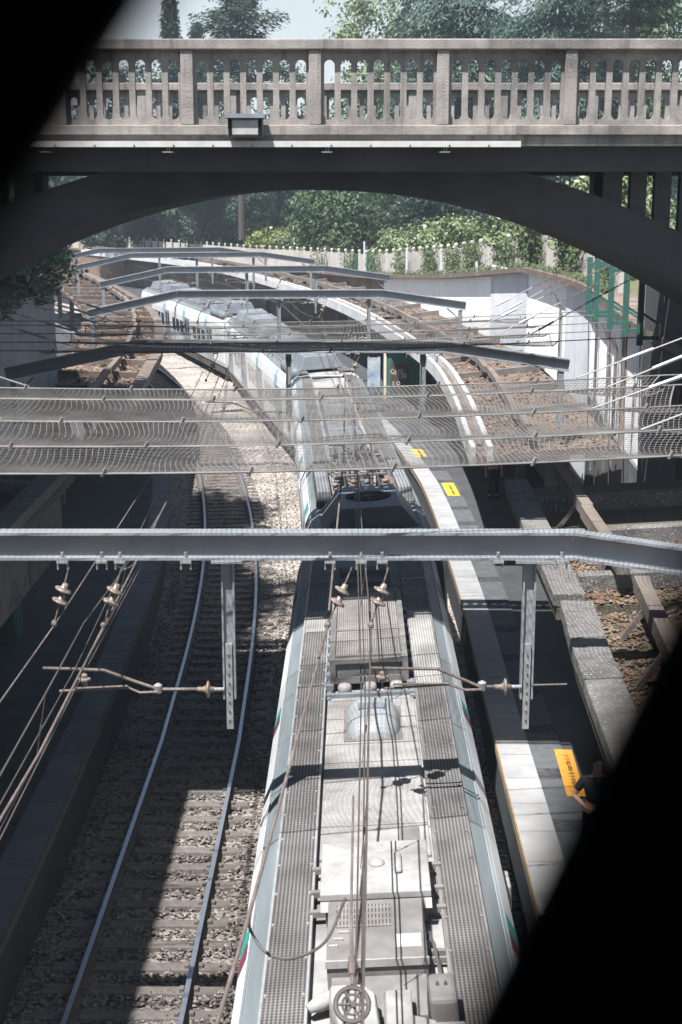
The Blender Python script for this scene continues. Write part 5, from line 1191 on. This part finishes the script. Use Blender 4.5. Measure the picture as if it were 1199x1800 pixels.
# ------------------------------------------------------------------ people
def skin_mesh(name, joints, edges, m, parent, sub=1):
    me = bpy.data.meshes.new(name); me.from_pydata([j[:3] for j in joints], edges, []); o = bpy.data.objects.new(name, me); COL.objects.link(o)
    if parent: o.parent = parent
    o.modifiers.new('skin', 'SKIN'); sk = me.skin_vertices[0].data
    for i, j in enumerate(joints): sk[i].radius = (j[3], j[4] if len(j) > 4 else j[3])
    sk[0].use_root = True; s_ = o.modifiers.new('sub', 'SUBSURF'); s_.levels = sub; s_.render_levels = sub
    me.materials.append(m); return o
def person(label, loc, rz, top_m, trouser_m, bent=True):
    t = thing('person', label, 'person', loc, local=True, rot=(0, 0, rz))
    # facing -Y locally; joints: pelvis, belly, chest, neck, head...
    J = [(0, 0, .95, .14, .11), (0, 0, 1.1, .13, .10), (0, 0, 1.3, .16, .11), (0, 0, 1.46, .06, .055), (0, -.01, 1.54, .055, .06), (0, -.02, 1.63, .085, .10), (0, -.01, 1.72, .07, .08)]
    E_ = [(0, 1), (1, 2), (2, 3), (3, 4), (4, 5), (5, 6)]
    for s in (-1, 1):
        n = len(J); J += [(s * .10, 0, .86, .088), (s * .105, -.015, .48, .06), (s * .11, .015, .09, .04), (s * .115, -.13, .035, .035)]; E_ += [(0, n), (n, n + 1), (n + 1, n + 2), (n + 2, n + 3)]
        n = len(J)
        if bent and s < 0: arm_ = [(s * .19, 0, 1.40, .055), (s * .30, .05, 1.14, .042), (s * .20, -.20, 1.06, .032), (s * .15, -.27, 1.07, .03)]
        else: arm_ = [(s * .19, 0, 1.40, .055), (s * .25, .02, 1.12, .042), (s * .26, -.05, .87, .03), (s * .26, -.07, .79, .03)]
        J += arm_; E_ += [(2, n), (n, n + 1), (n + 1, n + 2), (n + 2, n + 3)]
        hx, hy, hz, _ = arm_[3]; d = Vector(arm_[3][:3]) - Vector(arm_[2][:3]); d.normalize(); sdv = d.cross(Vector((0, 0, 1)) if abs(d.z) < .9 else Vector((0, 1, 0))).normalized()
        for k in range(4):
            n2 = len(J); o_ = Vector((hx, hy, hz)) + sdv * (.022 * (k - 1.5)); q = o_ + d * .04; e = q + d * (.055 - .006 * abs(k - 1)) + Vector((0, 0, -.015)); J += [(*q, .010), (*e, .008)]; E_ += [(n + 3, n2), (n2, n2 + 1)]
        n2 = len(J); q = Vector((hx, hy, hz)) + sdv * .045 + d * .01; J.append((*q, .011)); J.append((*(q + d * .035 + sdv * .01), .009)); E_ += [(n + 3, n2), (n2, n2 + 1)]
    n = len(J); J.append((0, -.135, 1.62, .014)); E_.append((5, n))
    bd = skin_mesh('body', J, E_, M_SKIN, t, 2)
    for s in (-1, 1):
        MB().lathe((s * .032, -.118, 1.645), (0, -1, 0), [(0, .012), (.008, .010), (.011, .003)], 8).build('eye', M_TEXT, t)
    m = MB(); vs = []; fs = []; n = 14
    for i in range(8):
        a = -.35 + i / 7 * (math.pi / 2 + .35)
        for k in range(n): b_ = 2 * math.pi * k / n; vs.append((.098 * math.cos(a) * math.cos(b_), .02 + .118 * math.cos(a) * math.sin(b_) + (.015 if math.sin(b_) < 0 else 0), 1.665 + .135 * math.sin(a) + (.05 if math.sin(b_) < -.3 and i < 3 else 0)))
    for i in range(7):
        for k in range(n): k2 = (k + 1) % n; fs.append((i * n + k, i * n + k2, (i + 1) * n + k2, (i + 1) * n + k))
    m.add(vs, fs); m.build('hair', M_HAIR, t, smooth=True)
    J2 = [(0, 0, 1.0, .155, .125), (0, 0, 1.12, .145, .115), (0, 0, 1.31, .175, .125), (0, 0, 1.43, .085, .075)]; E2 = [(0, 1), (1, 2), (2, 3)]
    for s in (-1, 1): k = len(J2); el = (s * .27, .03, 1.22) if (bent and s < 0) else (s * .235, .015, 1.2); J2 += [(s * .19, 0, 1.405, .07), (*el, .06)]; E2 += [(2, k), (k, k + 1)]
    skin_mesh('shirt', J2, E2, top_m, t, 2)
    J3 = [(0, 0, .98, .15, .12), (0, 0, .9, .15, .12)]; E3 = [(0, 1)]
    for s in (-1, 1): k = len(J3); J3 += [(s * .10, 0, .82, .105), (s * .105, -.015, .48, .078), (s * .11, .015, .10, .062)]; E3 += [(1, k), (k, k + 1), (k + 1, k + 2)]
    skin_mesh('trousers', J3, E3, trouser_m, t, 2)
    for s in (-1, 1): MB().taper(s * .115 - .05, s * .115 + .05, -.20, .09, 0, .085, .012).build('shoe', M_SHOE, t, bevel=.02)
    return t
person('person in black standing beside the orange sign, one bare arm bent', (3.62, 18.8, .94), R(5), M_CLOTHBLACK, M_CLOTHBLACK)
person('person in dark trousers standing under the near net on the outer platform', (4.8, 44.0, .94), R(10), M_CLOTHNAVY, M_CLOTHNAVY, False)

# ------------------------------------------------------------------ thin summer haze hanging in the cutting
hm = bpy.data.materials.new('thin_haze'); hm.use_nodes = True; hn = hm.node_tree; hn.nodes.clear()
pv_ = hn.nodes.new('ShaderNodeVolumePrincipled'); pv_.inputs['Color'].default_value = (.72, .88, 1.0, 1); pv_.inputs['Density'].default_value = 0.0005; pv_.inputs['Anisotropy'].default_value = 0.0
ho = hn.nodes.new('ShaderNodeOutputMaterial'); hn.links.new(pv_.outputs[0], ho.inputs['Volume'])
MB().box(-130, 130, -40, 330, -2.2, 34).build('haze', hm, kind='stuff', label='thin pale blue summer haze over the railway cutting', cat='haze')
